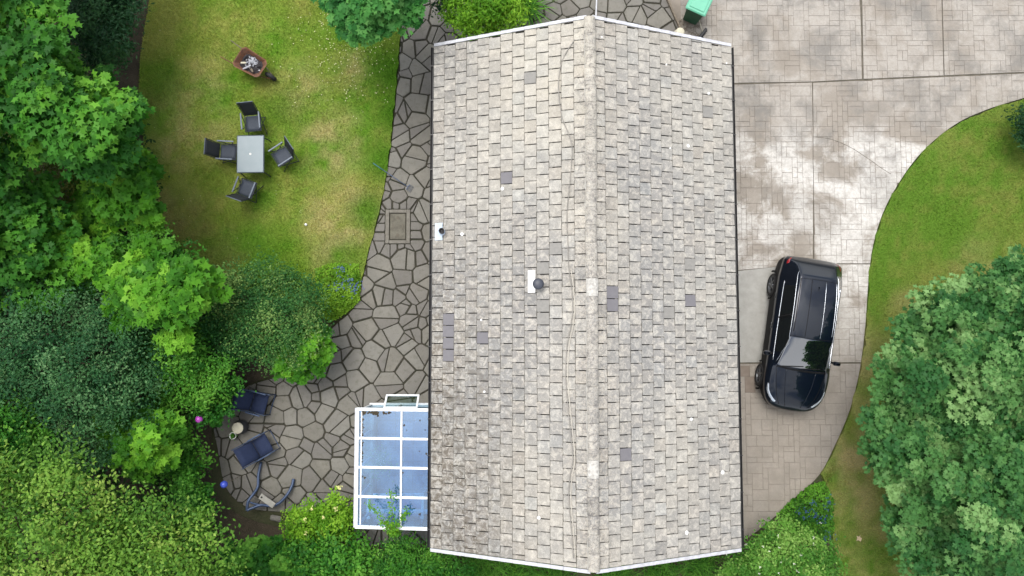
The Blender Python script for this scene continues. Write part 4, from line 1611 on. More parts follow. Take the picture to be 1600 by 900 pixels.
for wx in (WB / 2, -WB / 2):
    for s in (-1, 1):
        q = [(wx + cos(a) * .41, s * .895, .34 + sin(a) * .41) for a in np.linspace(-.15, pi + .15, 16)]
        MB().tube(q, .028, 6).build('arch_trim', M_trim, car, True)
        # arch liner
        vs, fs = [], []
        for k, a in enumerate(np.linspace(-.2, pi + .2, 14)):
            vs += [(wx + cos(a) * .40, s * .9, .34 + sin(a) * .40), (wx + cos(a) * .40, s * .5, .34 + sin(a) * .40)]
            if k: fs.append((2 * k - 2, 2 * k - 1, 2 * k + 1, 2 * k))
        MB().add(vs, fs).build('arch_liner', M_trim, car)

# ------------------------------------------------------------------ garden furniture and small things
GZ = .045
p = at(391, 240.5, .72)
tb = thing('garden_table', 'rectangular frosted glass garden table on the lawn between four chairs', 'table', (p.x, p.y, GZ), radians(1))
tw, tl = .80, 1.12
top = MB().rbox((0, 0, .70 - GZ + .01), (tw - .03, tl - .03, .012), .005)
top.build('table_top', M_tabletop, tb)
fr = MB()
for sx in (-1, 1):
    MB().rbox((sx * (tw / 2 - .012), 0, .70 - GZ), (.03, tl - .06, .035), .01).build('rim', M_tubegrey, tb)
    MB().rbox((0, sx * (tl / 2 - .012), .70 - GZ), (tw, .03, .035), .01).build('rim', M_tubegrey, tb)
    for sy in (-1, 1):
        MB().tube([(sx * .34, sy * .50, .68 - GZ), (sx * .37, sy * .53, .3), (sx * .38, sy * .54, 0)], .018, 8).build('leg', M_tubedark, tb)
MB().lathe((0, .0, .715 - GZ), [(.03, 0), (.032, .006), (.02, .009)], 16).build('parasol_hole_ring', M_whitefl, tb)
MB().lathe((0, .0, .722 - GZ), [(.014, 0), (.012, .004)], 12).build('parasol_hole', M_black, tb)

def make_chair():
    c = thing('garden_chair', '', 'chair')
    def sling(path, w, th, name, mat, sag):
        n = len(path); V, Fq = [], []
        for (x, z) in path:
            for j in range(5):
                y = -w / 2 + w * j / 4
                V.append((x, y, z - sag * (1 - (2 * j / 4 - 1) ** 2)))
        m = len(V)
        V += [(a, b, d - th) for a, b, d in V]
        for i in range(n - 1):
            for j in range(4):
                q = i * 5 + j
                Fq += [(q, q + 5, q + 6, q + 1), (m + q + 1, m + q + 6, m + q + 5, m + q)]
        for i in range(n - 1):
            for q0, q1 in ((i * 5, i * 5 + 5), (i * 5 + 9, i * 5 + 4)):
                Fq.append((q0, m + q0, m + q1, q1))
        for j in range(4):
            Fq += [(j, j + 1, m + j + 1, m + j), ((n - 1) * 5 + j + 1, (n - 1) * 5 + j, m + (n - 1) * 5 + j, m + (n - 1) * 5 + j + 1)]
        return MB().add(V, [tuple(reversed(f)) for f in Fq]).build(name, mat, c, True)
    sling([(.25, .43), (.15, .425), (0, .415), (-.14, .405), (-.21, .40)], .43, .012, 'seat', M_seatsling, .015)
    sling([(-.22, .44), (-.27, .58), (-.33, .74), (-.39, .90), (-.42, 1.0)], .43, .012, 'backrest', M_sling, .0)
    for s in (-1, 1):
        y = s * .235
        MB().tube([(.27, y, .43), (.1, y, .43), (-.22, y, .41), (-.31, y, .68), (-.425, y, 1.01)], .013, 8).build('side_frame', M_tubedark, c)
        MB().rbox((.01, s * .265, .655), (.50, .045, .022), .008).build('arm', M_tubegrey, c)
        MB().tube([(.24, s * .265, .65), (.14, s * .26, .42), (-.27, s * .25, 0)], .012, 8).build('leg', M_tubedark, c)
        MB().tube([(-.22, s * .26, .65), (-.06, s * .262, .41), (.3, s * .265, 0)], .012, 8).build('leg', M_tubedark, c)
    MB().tube([(-.425, -.235, 1.01), (-.425, .235, 1.01)], .013, 8).build('top_rail', M_tubegrey, c)
    MB().tube([(.27, -.235, .43), (.27, .235, .43)], .013, 8).build('front_rail', M_tubedark, c)
    MB().tube([(-.26, -.25, .015), (-.26, .25, .015)], .012, 8).build('stretcher', M_tubedark, c)
    return c
ch0 = make_chair()
for k, (px, py, ang, lab) in enumerate([(356, 238, -3, 'black sling garden chair on the tree side of the lawn table, seat tucked under it'),
                                        (396, 192, -84, 'black sling garden chair at the table end nearest the wheelbarrow'),
                                        (443, 244, -146, 'black sling garden chair turned askew on the house side of the table'),
                                        (386, 296, 70, 'black sling garden chair at the table end farthest from the wheelbarrow')]):
    c = ch0 if k == 0 else copy_tree(ch0)
    p = at(px, py, .42)
    c.location = (p.x, p.y, GZ); c.rotation_euler = (0, 0, radians(ang))
    c['label'] = lab; c['group'] = 'chairs round the lawn table'

# wheelbarrow fire pit
p = at(391, 98, .55)
wb = thing('wheelbarrow', 'rusty wheelbarrow full of pale ash and charred wood on the lawn', 'wheelbarrow', (p.x, p.y, GZ), radians(-31))
def tray():
    def ring(L0, L1, w0, w1, z0, z1):
        c = .09
        return [(L0 + c, -w0, z0), (L1 - c, -w1, z1), (L1, -w1 + c, z1), (L1, w1 - c, z1), (L1 - c, w1, z1), (L0 + c, w0, z0), (L0, w0 - c, z0), (L0, -w0 + c, z0)]
    R = [ring(-.30, .22, .18, .18, .22, .22), ring(-.44, .46, .33, .29, .50, .54), ring(-.455, .475, .345, .305, .51, .55), ring(-.43, .45, .32, .28, .50, .54), ring(-.28, .20, .165, .165, .235, .235)]
    V = [v for r in R for v in r]
    Fq = [tuple(reversed(range(8))), tuple(range(32, 40))]
    for k in range(4):
        for i in range(8):
            j = (i + 1) % 8
            Fq.append((k * 8 + i, k * 8 + j, k * 8 + 8 + j, k * 8 + 8 + i))
    return MB().add(V, Fq)
tray().build('tray', M_rust, wb)
rh = random.Random(8)
mb = MB()
V, Fq = [], []
for i in range(13):
    for j in range(9):
        u, v_ = -1 + 2 * i / 12, -1 + 2 * j / 8
        x, y = u * .33 + .01, v_ * .235
        z = .36 + .11 * max(0, 1 - (u * u + v_ * v_) * .8) + rh.uniform(-.02, .02)
        V.append((x, y, z))
for i in range(12):
    for j in range(8):
        a = i * 9 + j
        Fq.append((a, a + 9, a + 10, a + 1))
mb.add(V, Fq).build('ash_heap', M_char, wb)
ash = MB()
for k in range(70):
    x, y = rh.gauss(.03, .085), rh.gauss(.06, .075)
    s = rh.uniform(.02, .05)
    m = Matrix.Rotation(rh.uniform(0, 3), 3, 'Z') @ Matrix.Rotation(rh.uniform(-.5, .5), 3, 'X')
    ash.box((x, y, .47 + rh.uniform(-.02, .02) - (x * x + y * y) * .8), (s * 1.6, s, s * .5), m, .7)
tag(ash.build('ash_flakes', M_ash, wb), kind='stuff')
for (x, y, L, an, m_) in ((-.19, -.1, .17, .5, M_cream), (-.03, -.16, .26, .9, M_ash), (.12, -.15, .2, -.5, M_wood), (-.24, .08, .18, 1.3, M_char), (.2, .03, .2, .3, M_char), (.05, -.05, .22, -1.1, M_char)):
    d = Vector((cos(an), sin(an), .12)) * L / 2
    c0 = Vector((x, y, .46))
    MB().tube([c0 - d, c0, c0 + d], [.026, .034, .024], 7).build('burnt_log', m_, wb)
for s in (-1, 1):
    MB().tube([(.62, s * .06, .2), (.35, s * .16, .22), (-.3, s * .24, .24), (-.75, s * .28, .36), (-.92, s * .29, .42)], .014, 8).build('handle', M_wood if s > 0 else M_rust, wb)
    MB().tube([(-.18, s * .2, .23), (-.24, s * .22, .0)], .014, 8).build('leg', M_rust, wb)
rot = Matrix.Rotation(pi / 2, 3, 'X')
w = MB().lathe((.6, 0, .19), [(.1, -.05), (.16, -.055), (.185, -.03), (.19, 0), (.185, .03), (.16, .055), (.1, .05)], 22, rot).build('wheel', M_rubber, wb, True)
MB().lathe((.6, 0, .19), [(.02, -.07), (.1, -.04), (.1, .04), (.02, .07)], 16, rot).build('wheel_rim', M_rust, w, True)

# garden hoe / rake dropped across the lawn edge
a, b = at(583, 255, .09), at(636, 291, .06)
rk = thing('garden_rake', 'blue handled garden rake dropped across the lawn edge and paving', 'rake', (a.x, a.y, 0), 0)
b2 = b - Vector((a.x, a.y, 0)); a2 = Vector((0, 0, a.z))
MB().tube([a2, a2.lerp(b2, .5) + Vector((0, 0, .01)), b2], .011, 8).build('handle', pmat('blue_handle', (.07, .11, .2), (.05, .08, .15), 8, .5), rk, True)
MB().tube([a2 - Vector((.0, .0, 0)), a2.lerp(b2, .3)], .017, 8).build('grip', pmat('teal_grip', (.05, .17, .17), (.04, .13, .14), 8, .6), rk, True)
e = (b2 - a2); e.z = 0; e.normalize(); nrm2 = Vector((-e.y, e.x, 0))
hd_ = MB().tube([b2 - nrm2 * .09 + e * .04, b2 + e * .02, b2 + nrm2 * .09 + e * .04], .010, 6).build('head', M_frame_blue, rk)
for k in range(6):
    q = b2 + nrm2 * (-.09 + .036 * k) + e * .03
    MB().tube([q, q + e * .14 + Vector((0, 0, -.005)), q + e * .16 + Vector((0, 0, -.045))], .005, 5).build('tine', M_frame_blue, hd_)

# white ball on the grass
p = at(478, 351, .08)
wbm = MB().lathe((0, 0, 0), [(.005, -.04), (.025, -.034), (.039, -.015), (.042, 0), (.039, .015), (.025, .034), (.005, .04)], 14)
o = wbm.build('small_ball', M_whitefl, None, True); o.location = (p.x, p.y, GZ + .045)
tag(o, 'small white ball lying alone on the lawn', 'ball')

# navy reclining chairs
def make_lounge():
    c = thing('folding_lounge_chair', '', 'chair')
    W_ = .56
    def slab(pts, name, th=.03):
        V = []
        for (x, z) in pts:
            V += [(x, -W_ / 2, z), (x, -W_ * .2, z - .02), (x, W_ * .2, z - .02), (x, W_ / 2, z)]
        n = len(V)
        V += [(x, y, z - th) for x, y, z in V]
        Fq = []
        k = len(pts)
        for i in range(k - 1):
            for j in range(3):
                q = i * 4 + j
                Fq += [(q, q + 4, q + 5, q + 1), (n + q + 1, n + q + 5, n + q + 4, n + q)]
            Fq += [(i * 4, n + i * 4, n + i * 4 + 4, i * 4 + 4), (i * 4 + 7, n + i * 4 + 7, n + i * 4 + 3, i * 4 + 3)]
        for j in range(3):
            Fq += [(j, j + 1, n + j + 1, n + j), ((k - 1) * 4 + j + 1, (k - 1) * 4 + j, n + (k - 1) * 4 + j, n + (k - 1) * 4 + j + 1)]
        return MB().add(V, [tuple(reversed(f)) for f in Fq]).build(name, M_navy, c, True)
    slab([(.42, .42), (.3, .425), (.12, .40), (-.02, .38)], 'seat')
    slab([(-.035, .385), (-.16, .5), (-.30, .66), (-.44, .82)], 'backrest')
    for s in (-1, 1):
        y = s * (W_ / 2 + .025)
        MB().tube([(.47, y, .0), (.44, y, .40), (.0, y, .37), (-.46, y, .85)], .014, 8).build('side_frame', M_frame_blue, c)
        MB().rbox((.16, s * (W_ / 2 + .035), .60), (.44, .04, .025), .008).build('arm', M_frame_blue, c)
        MB().tube([(.36, s * (W_ / 2 + .035), .59), (-.34, y, 0)], .013, 8).build('leg', M_tubedark, c)
        MB().tube([(-.05, s * (W_ / 2 + .035), .59), (.5, y, .02)], .013, 8).build('leg', M_tubedark, c)
    MB().tube([(.47, -W_ / 2, .015), (.47, W_ / 2, .015)], .013, 8).build('front_rail', M_frame_blue, c)
    MB().tube([(-.34, -W_ / 2, .015), (-.34, W_ / 2, .015)], .013, 8).build('stretcher', M_tubedark, c)
    return c
lg0 = make_lounge()
for k, (px, py, ang, lab) in enumerate([(392, 628, -15, 'navy fabric lounge chair on the patio, back pushed under the shrub'),
                                        (398, 703, 30, 'navy fabric lounge chair on the patio nearest the blue tube frame')]):
    c = lg0 if k == 0 else copy_tree(lg0)
    p = at(px, py, .55)
    c.location = (p.x, p.y, .012); c.rotation_euler = (0, 0, radians(ang))
    c['label'] = lab; c['group'] = 'lounge chairs on the patio'

# cream topped stand and little pot
p = at(371, 669, .42)
pt = thing('plant_stand', 'dark pot with a round cream lid between the two navy chairs', 'pot', (p.x, p.y, .012))
MB().lathe((0, 0, 0), [(.16, 0), (.19, .02), (.21, .18), (.17, .32), (.15, .38)], 22).build('pot_body', M_pot, pt, True)
MB().lathe((0, 0, .38), [(.15, 0), (.165, .008), (.165, .028), (.15, .036), (.06, .04)], 26).build('lid', M_cream, pt, True)
p = at(363.5, 681, .25)
sp_ = thing('flower_pot', 'small white rimmed pot with a green seedling beside the cream lidded pot', 'pot', (p.x, p.y, .012))
MB().lathe((0, 0, 0), [(.06, 0), (.09, .2), (.1, .22), (.105, .245), (.085, .245), (.08, .2)], 18).build('pot_body', M_whitefl, sp_, True)
MB().lathe((0, 0, .195), [(.07, 0), (.078, .006), (.03, .01)], 14).build('compost', M_soil, sp_)

# bent blue tube frame
fr0 = at(420, 770, 0)
bf = thing('tube_frame', 'bent blue steel tube frame with a pale board, on the patio corner by the soil', 'frame', (fr0.x, fr0.y, .012))
def L(px, py, z): q = at(px, py, z); return (q.x - fr0.x, q.y - fr0.y, z)
for nm, pts, r_ in (('rail', [(408, 722, .05), (404, 742, .10), (403, 760, .17), (396, 772, .28), (388, 783, .36), (386, 797, .38)], .042),
                    ('rail', [(386, 797, .38), (396, 793, .33), (408, 789, .28), (424, 790, .22), (436, 786, .2), (448, 774, .16), (456, 760, .1), (459, 748, .05)], .044),
                    ('cross_bar', [(389, 784, .34), (402, 788, .3), (424, 791, .23)], .03)):
    MB().tube(smooth_path([L(*q) for q in pts], 5), r_, 9).build(nm, M_frame_blue, bf, True)
q0, q1 = Vector(L(408, 776, .27)), Vector(L(427, 789, .25))
dv = q1 - q0
rot = Matrix.Rotation(atan2(dv.y, dv.x), 3, 'Z')
bd = MB().rbox((q0 + q1) / 2, (dv.length + .08, .17, .025), .008, rot).build('board', M_board, bf)
MB().lathe(q0 + dv * .06 + Vector((0, 0, .012)), [(.03, 0), (.028, .004)], 12).build('board_hole', M_black, bd)

# ball ornaments on sticks
for px, py, z, col, lab in ((311, 655, 1.75, (.42, .06, .42), 'round magenta ball ornament on a stick among the leaves'), (350, 757, 1.15, (.06, .10, .55), 'round blue ball ornament on a stick at the patio edge')):
    p = at(px, py, z)
    og = thing('ball_ornament', lab, 'ornament', (p.x, p.y, -.055), group='ball ornaments on sticks')
    MB().lathe((0, 0, z + .05), [(.01, -.10), (.06, -.085), (.094, -.04), (.1, 0), (.094, .04), (.06, .085), (.01, .1)], 20).build('ball', pmat('ball_glaze', col, tuple(x * .7 for x in col), 12, .25, obj=True), og, True)
    MB().tube([(0, 0, 0), (0, 0, z - .04)], .01, 6).build('stick', M_wood, og)

# stone slab lying in the soil
p = at(431, 810, 0)
o = MB().rbox((0, 0, 0), (.34, .16, .12), .04, Matrix.Rotation(-.2, 3, 'Z')).build('loose_rock', M_stone)
o.location = (p.x, p.y, -.01); tag(o, 'loose grey rock on the soil below the blue tube frame', 'rock')

# top right corner: wheeled bin, edging board, broom, pot, twigs
p = at(1081, 25, 0)
bn = thing('wheeled_bin', 'green wheeled bin with a paler lid at the top edge beside the driveway', 'bin', (p.x, p.y, -.02), radians(-25))
def ringq(x, y, z): return [(-x, -y, z), (x, -y, z), (x, y, z), (-x, y, z)]
V = ringq(.21, .24, .06) + ringq(.27, .33, .98) + ringq(.30, .36, .98) + ringq(.30, .36, 1.03)
MB().add(V, [(3, 2, 1, 0), (12, 13, 14, 15)] + [(k * 4 + i, k * 4 + (i + 1) % 4, k * 4 + 4 + (i + 1) % 4, k * 4 + 4 + i) for k in range(3) for i in range(4)]).build('bin_body', M_bin, bn)
MB().rbox((0, -.02, 1.06), (.64, .78, .07), .03).build('lid', M_binlid, bn)
MB().rbox((0, -.02, 1.10), (.46, .6, .03), .012).build('lid_panel', M_binlid, bn)
MB().tube([(-.24, .40, 1.02), (-.24, .46, 1.02), (.24, .46, 1.02), (.24, .40, 1.02)], .018, 8).build('handle', M_bin, bn)
for s in (-1, 1):
    MB().lathe((s * .25, .24, .13), [(.04, -.03), (.12, -.03), (.13, 0), (.12, .03), (.04, .03)], 16, Matrix.Rotation(pi / 2, 3, 'Y')).build('wheel', M_rubber, bn)
a, b = at(1041, -6, .08), at(1066, 52, .08)
eb = MB(); d = b - a
eb.rbox((0, 0, 0), (d.length, .05, .15), .008, Matrix.Rotation(atan2(d.y, d.x), 3, 'Z'))
o = eb.build('edging_board', M_wood); o.location = ((a.x + b.x) / 2, (a.y + b.y) / 2, .045); tag(o, 'weathered timber edging board between the paving and the green bin', 'board')
p = at(1098, 52, .05)
br = thing('broom', 'black headed broom with a pale handle lying by the roof corner', 'broom', (p.x, p.y, 0.004))
a = Vector((0, 0, .07)); b = at(1085, 8, .09) - Vector((p.x, p.y, 0)); b.z = .09
MB().tube([a, a.lerp(b, .5), b], .013, 8).build('handle', M_cream, br, True)
rotz = Matrix.Rotation(radians(52), 3, 'Z')
MB().rbox((0, 0, .075), (.36, .08, .05), .012, rotz).build('head', M_black, br)
mb = MB()
for k in range(120):
    q = rotz @ Vector((rh.uniform(-.17, .17), rh.uniform(-.035, .035), .05))
    d = rotz @ Vector((rh.gauss(0, .02), rh.gauss(-.05, .02), -.05))
    mb.tube([q, q + d], .004, 3, False)
tag(mb.build('bristles', M_black, br), kind='stuff')
p = at(1063, 52, .4)
cp = thing('lidded_urn', 'cream round topped urn half hidden by the roof edge', 'urn', (p.x, p.y + .05, 0.01))
MB().lathe((0, 0, 0), [(.12, 0), (.15, .03), (.17, .2), (.13, .33), (.12, .36)], 20).build('urn_body', M_cream, cp, True)
MB().lathe((0, 0, .36), [(.13, 0), (.135, .02), (.1, .05), (.02, .06)], 20).build('urn_lid', M_cream, cp, True)
mb = MB()
for k in range(90):
    q = at(rh.uniform(1064, 1094), rh.uniform(26, 56), .01)
    an = rh.uniform(0, pi); Lh = rh.uniform(.03, .14)
    mb.tube([(q.x - cos(an) * Lh, q.y - sin(an) * Lh, .012), (q.x, q.y, .03), (q.x + cos(an) * Lh, q.y + sin(an) * Lh, .014)], .005, 4, False)
tag(mb.build('fallen_twigs', M_wood), 'dry twigs and leaf litter between the bin and the roof corner', 'twigs', kind='stuff')
a, b = at(931, 28, .03), at(934, -40, .03)
o = MB().tube([(0, 0, 0), (b.x - a.x, b.y - a.y, 0)], .025, 8).build('pale_pipe', M_verge)
o.location = (a.x, a.y, .04); tag(o, 'pale straight pipe lying on the paving, running up from the roof ridge', 'pipe')

# ------------------------------------------------------------------ trees and shrubs
def T_(v, f): return np.array(v, float), np.array(f)
OVATE = T_([(0, 0, 0), (-.27, .42, .09), (.27, .42, .09), (0, .5, 0), (0, 1, -.08)], [(0, 3, 1), (0, 2, 3), (1, 3, 4), (3, 2, 4)])
NARROW = T_([(0, 0, 0), (-.15, .45, .04), (.15, .45, .04), (0, 1, -.08)], [(0, 2, 1), (1, 2, 3)])
_pv = [(0, .22, .0)]
for k in range(9):
    a = radians(-140 + 280 * k / 8)
    r_ = (.62 if k % 2 == 0 else .36) * (1.12 if 2 <= k <= 6 else .85)
    _pv.append((sin(a) * r_, .3 + cos(a) * r_, -.06 if k % 2 == 0 else .03))
PALM = T_(_pv, [(0, k + 2, k + 1) for k in range(8)])

def leaf_cloud(P, Nn, size, tmpl, col, r):
    tv, tf = tmpl
    N = len(P)
    Nn = Nn / np.linalg.norm(Nn, axis=1, keepdims=True)
    rv = r.normal(size=(N, 3))
    A = np.cross(Nn, rv); A /= np.linalg.norm(A, axis=1, keepdims=True) + 1e-9
    B = np.cross(Nn, A)
    V = (P[:, None, :] + size[:, None, None] * (tv[None, :, 0, None] * A[:, None] + (tv[None, :, 1, None] - .4) * B[:, None] + tv[None, :, 2, None] * Nn[:, None]))
    k = len(tv)
    T = (tf[None] + (np.arange(N) * k)[:, None, None]).reshape(-1, 3)
    return V.reshape(-1, 3), T, np.repeat(col, k, 0)

PAL = {
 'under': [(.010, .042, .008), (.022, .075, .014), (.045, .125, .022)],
 'syc':   [(.018, .095, .010), (.055, .200, .018), (.130, .330, .030)],
 'maple': [(.034, .140, .010), (.085, .260, .016), (.185, .410, .034)],
 'ash':   [(.048, .138, .016), (.130, .268, .032), (.265, .385, .072)],
 'haw':   [(.018, .078, .026), (.050, .150, .048), (.120, .235, .092)],
 'vib':   [(.022, .095, .022), (.060, .170, .036), (.190, .300, .080)],
 'laur':  [(.020, .110, .012), (.062, .215, .020), (.135, .330, .040)],
 'con':   [(.010, .042, .016), (.022, .076, .026), (.046, .120, .040)],
 'big':   [(.026, .105, .026), (.078, .200, .052), (.195, .340, .118)],
 'olive': [(.050, .085, .014), (.100, .145, .022), (.170, .190, .040)],
 'gold':  [(.070, .200, .010), (.150, .330, .018), (.260, .460, .040)],
 'pale':  [(.050, .165, .020), (.120, .280, .040), (.230, .390, .090)],
 'mint':  [(.022, .125, .024), (.068, .230, .046), (.150, .340, .090)],
}
LEAF_COUNT = [0]

def plant(name, label, cat, poly_px, ztop, zlow, lobe_r, pal, leaf=OVATE, lsize=(.06, .11), spacing=.85, ncl=16, nlf=20, dens=1.0, accents=None, seed=1, group=None,
          trunk=True, stuff=False, ragged=0, flat=.8, rclus=.25, upw=.9, layered=False, accent_r=0):
    if lobe_r > .42:                       # many small boughs rather than a few big domes
        k_ = (lobe_r / (lobe_r * .68)) ** 2
        lobe_r *= .68; spacing *= 1.08
        tot = ncl * nlf / k_ * 1.25 * dens
        ncl = 11; nlf = max(5, int(tot / ncl)); rclus *= 1.3
    r = np.random.default_rng(seed)
    poly = np.array(poly_px, float)
    lo, hi = poly.min(0), poly.max(0)
    zc = (ztop + zlow) / 2
    ppm = F_PX / (CAM_H - zc)
    pts = []
    sp = lobe_r * spacing * ppm
    dmx = 1e-6
    cand = r.uniform(lo, hi, (6000, 2))
    cand = cand[inside(poly_px, cand[:, 0], cand[:, 1])]
    dist = edge_dist(poly_px, cand[:, 0], cand[:, 1])
    keep = dist > lobe_r * ppm * .42
    cand, dist = cand[keep], dist[keep]
    if not len(cand): cand, dist = np.array([poly.mean(0)]), np.array([5.])
    dmx = dist.max()
    sel = []
    for c, d in zip(cand, dist):
        if all((c[0] - s[0]) ** 2 + (c[1] - s[1]) ** 2 > sp * sp for s in sel):
            sel.append((c[0], c[1], d))
    if ragged:
        ctr = poly.mean(0)
        q = r.uniform(lo - lobe_r * ppm * 1.4, hi + lobe_r * ppm * 1.4, (3000, 2))
        q = q[~inside(poly_px, q[:, 0], q[:, 1]) & ~inside(lawnL_px, q[:, 0] + lobe_r * ppm * .5, q[:, 1] - lobe_r * ppm * .4)]
        dq = edge_dist(poly_px, q[:, 0], q[:, 1])
        q = q[dq < lobe_r * ppm * 1.0]
        m = 0
        for c in q:
            if m >= ragged * len(sel): break
            if all((c[0] - t_[0]) ** 2 + (c[1] - t_[1]) ** 2 > sp * sp * .8 for t_ in sel):
                sel.append((c[0], c[1], 1.)); m += 1
    lobes = []
    for (a, b, d) in sel:
        f = min(1, d / max(dmx, 1)) ** .55
        z = zlow + (ztop - zlow) * f * r.uniform(.35, 1.0)
        q = at(a, b, z)
        lobes.append((q.x, q.y, z, lobe_r * r.uniform(.75, 1.2)))
    Lb = np.array(lobes)
    pm = np.array([(a, b) for a, b, d in sel]).mean(0)
    rp = at(pm[0], pm[1], Lb[:, 2].mean() * .12)          # the trunk leans out from its foot towards the light
    root = np.array([rp.x, rp.y])
    th = thing(name, label, cat, (root[0], root[1], -.055), group=group)
    pal_ = np.array(PAL[pal])
    Ps, Ns, Sz, Cs = [], [], [], []
    for (x, y, z, R) in lobes:
        lt = r.normal(0, .28)
        d = r.normal(size=(ncl, 3)); d[:, 2] = np.abs(d[:, 2]) * 1.1 - .25
        d /= np.linalg.norm(d, axis=1, keepdims=True)
        cpos = np.array([x, y, z]) + d * (R * r.uniform(.55, 1.0, (ncl, 1))) * np.array([1, 1, flat])
        ct = np.clip(.40 + lt + r.normal(0, .24, ncl), 0, 1)
        for k in range(ncl):
            n = max(3, int(nlf * r.uniform(.6, 1.4)))
            rc = R * rclus * r.uniform(.7, 1.3)
            if layered:
                # rosette: leaves fan flat around a shoot tip
                an = r.uniform(0, 2 * pi, n); rr = rc * np.sqrt(r.uniform(0, 1, n)) * 1.5
                lp = cpos[k] + np.c_[np.cos(an) * rr, np.sin(an) * rr, r.normal(0, rc * .22, n) - rr * .25]
                ln = np.c_[np.cos(an) * .4, np.sin(an) * .4, np.full(n, 1.0)] + r.normal(0, .3, (n, 3))
            else:
                lp = cpos[k] + r.normal(0, 1, (n, 3)) * rc * np.array([1, 1, .75])
                ln = d[k] * .6 + np.array([0, 0, upw]) + r.normal(0, .5, (n, 3))
            t = np.clip(ct[k] + r.normal(0, .075, n), 0, 1) * 2
            i0 = np.minimum(t.astype(int), 1); f = (t - i0)[:, None]
            c = pal_[i0] * (1 - f) + pal_[i0 + 1] * f
            c = c * r.uniform(.9, 1.12, (n, 1))
            Ps.append(lp); Ns.append(ln); Sz.append(r.uniform(*lsize, n)); Cs.append(c)
    P, Nn, S_, C_ = np.concatenate(Ps), np.concatenate(Ns), np.concatenate(Sz), np.concatenate(Cs)
    # keep leaves off the soil and out of the house walls and roof
    ok = P[:, 2] > .03
    inh = (P[:, 0] > HX0 - .12) & (P[:, 0] < HX1 + .12) & (P[:, 1] > HY0 - .10) & (P[:, 1] < HY1 + .10)
    inc = (P[:, 0] > cx0 - .12) & (P[:, 0] < cx1 + .1) & (P[:, 1] > cy0 - .1) & (P[:, 1] < cy1 + .1)
    ok &= ~(inh & (P[:, 2] < ZR)) & ~(inc & (P[:, 2] < ZH + .05))
    P, Nn, S_, C_ = P[ok], Nn[ok], S_[ok], C_[ok]
    LEAF_COUNT[0] += len(P)
    V, T, C = leaf_cloud(P - np.array([root[0], root[1], -.055]), Nn, S_, leaf, C_, r)
    if stuff:
        o = link(name, fast_mesh(name, V, T, M_leaf, C))
        o.location = th.location
        bpy.data.objects.remove(th)
        return tag(o, label, cat, kind='stuff'), (P, r)
    link('crown', fast_mesh('crown', V, T, M_leaf, C), th)
    if trunk:
        h0 = max(.25, (zlow + .3 * (ztop - zlow)) * .55)
        br_ = max(.025, .02 * ztop)
        cm = Lb[:, :2].mean(0) - root
        hp = (cm[0] * .3, cm[1] * .3 + .02, h0)
        MB().tube([(0, 0, -.1), (cm[0] * .1 + .03, cm[1] * .1 + .02, h0 * .5), hp], [br_ * 1.25, br_, br_ * .8], 9).build('trunk', M_bark, th, True)
        order = r.permutation(len(Lb))[:min(len(Lb), 12)]
        for k in order:
            e = Vector((Lb[k][0] - root[0], Lb[k][1] - root[1], Lb[k][2]))
            st = Vector((hp[0] * .95, hp[1] * .95, h0 * .94))
            mid = st.lerp(e, .5) + Vector((r.normal(0, .06), r.normal(0, .06), .12 * e.length * .5))
            MB().tube([st, mid, e], [br_ * .55, br_ * .34, br_ * .12], 6).build('limb', M_bark, th, True)
    return th, (P, r)

def blossoms(th, pts, col, size, name='blossom', seed=3, each=9):
    """small flower heads, each a tuft of petals; pts are world positions"""
    r = np.random.default_rng(seed)
    P = np.repeat(np.array(pts), each, 0) + r.normal(0, size * .45, (len(pts) * each, 3))
    Nn = r.normal(0, .5, P.shape) + np.array([0, 0, 1.])
    C = np.tile(np.array(col), (len(P), 1)) * r.uniform(.75, 1.2, (len(P), 1))
    loc = np.array(th.location)
    V, T, C2 = leaf_cloud(P - loc, Nn, np.full(len(P), size), OVATE, C, r)
    return tag(link(name, fast_mesh(name, V, T, M_leaf, C2), th), kind='stuff')

# -- low growth that closes the ground under the trees
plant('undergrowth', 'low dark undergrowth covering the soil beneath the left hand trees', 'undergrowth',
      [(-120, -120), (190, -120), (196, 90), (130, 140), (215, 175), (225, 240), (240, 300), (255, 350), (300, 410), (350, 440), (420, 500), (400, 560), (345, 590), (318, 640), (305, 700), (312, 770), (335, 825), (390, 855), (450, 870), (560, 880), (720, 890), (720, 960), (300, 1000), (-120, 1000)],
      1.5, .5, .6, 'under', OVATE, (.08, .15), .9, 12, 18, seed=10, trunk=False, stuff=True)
# -- left belt of trees
plant('sycamore_tree', 'tall bright green sycamore filling the top left corner', 'tree',
      [(-120, -120), (60, -110), (92, 10), (108, 60), (120, 110), (170, 150), (205, 190), (190, 250), (120, 262), (60, 250), (-20, 280), (-120, 250)], 6.4, 4.4, .85, 'syc', PALM, (.13, .21), .72, 20, 20, seed=11, layered=True, rclus=.28)
plant('conifer_tree', 'dark feathery conifer by the top edge, beside the lawn', 'tree',
      [(85, -120), (215, -120), (216, 20), (206, 60), (195, 95), (165, 100), (130, 88), (100, 50)], 3.6, 1.8, .55, 'con', NARROW, (.08, .16), .7, 20, 34, seed=12, rclus=.3)
plant('sycamore_sapling', 'bright sycamore leaning over the lawn edge left of the table', 'tree',
      [(122, 128), (165, 138), (205, 158), (224, 195), (222, 235), (190, 252), (150, 235), (128, 190)], 4.6, 3.0, .6, 'syc', PALM, (.13, .2), .7, 20, 18, seed=13, ragged=.3, layered=True)
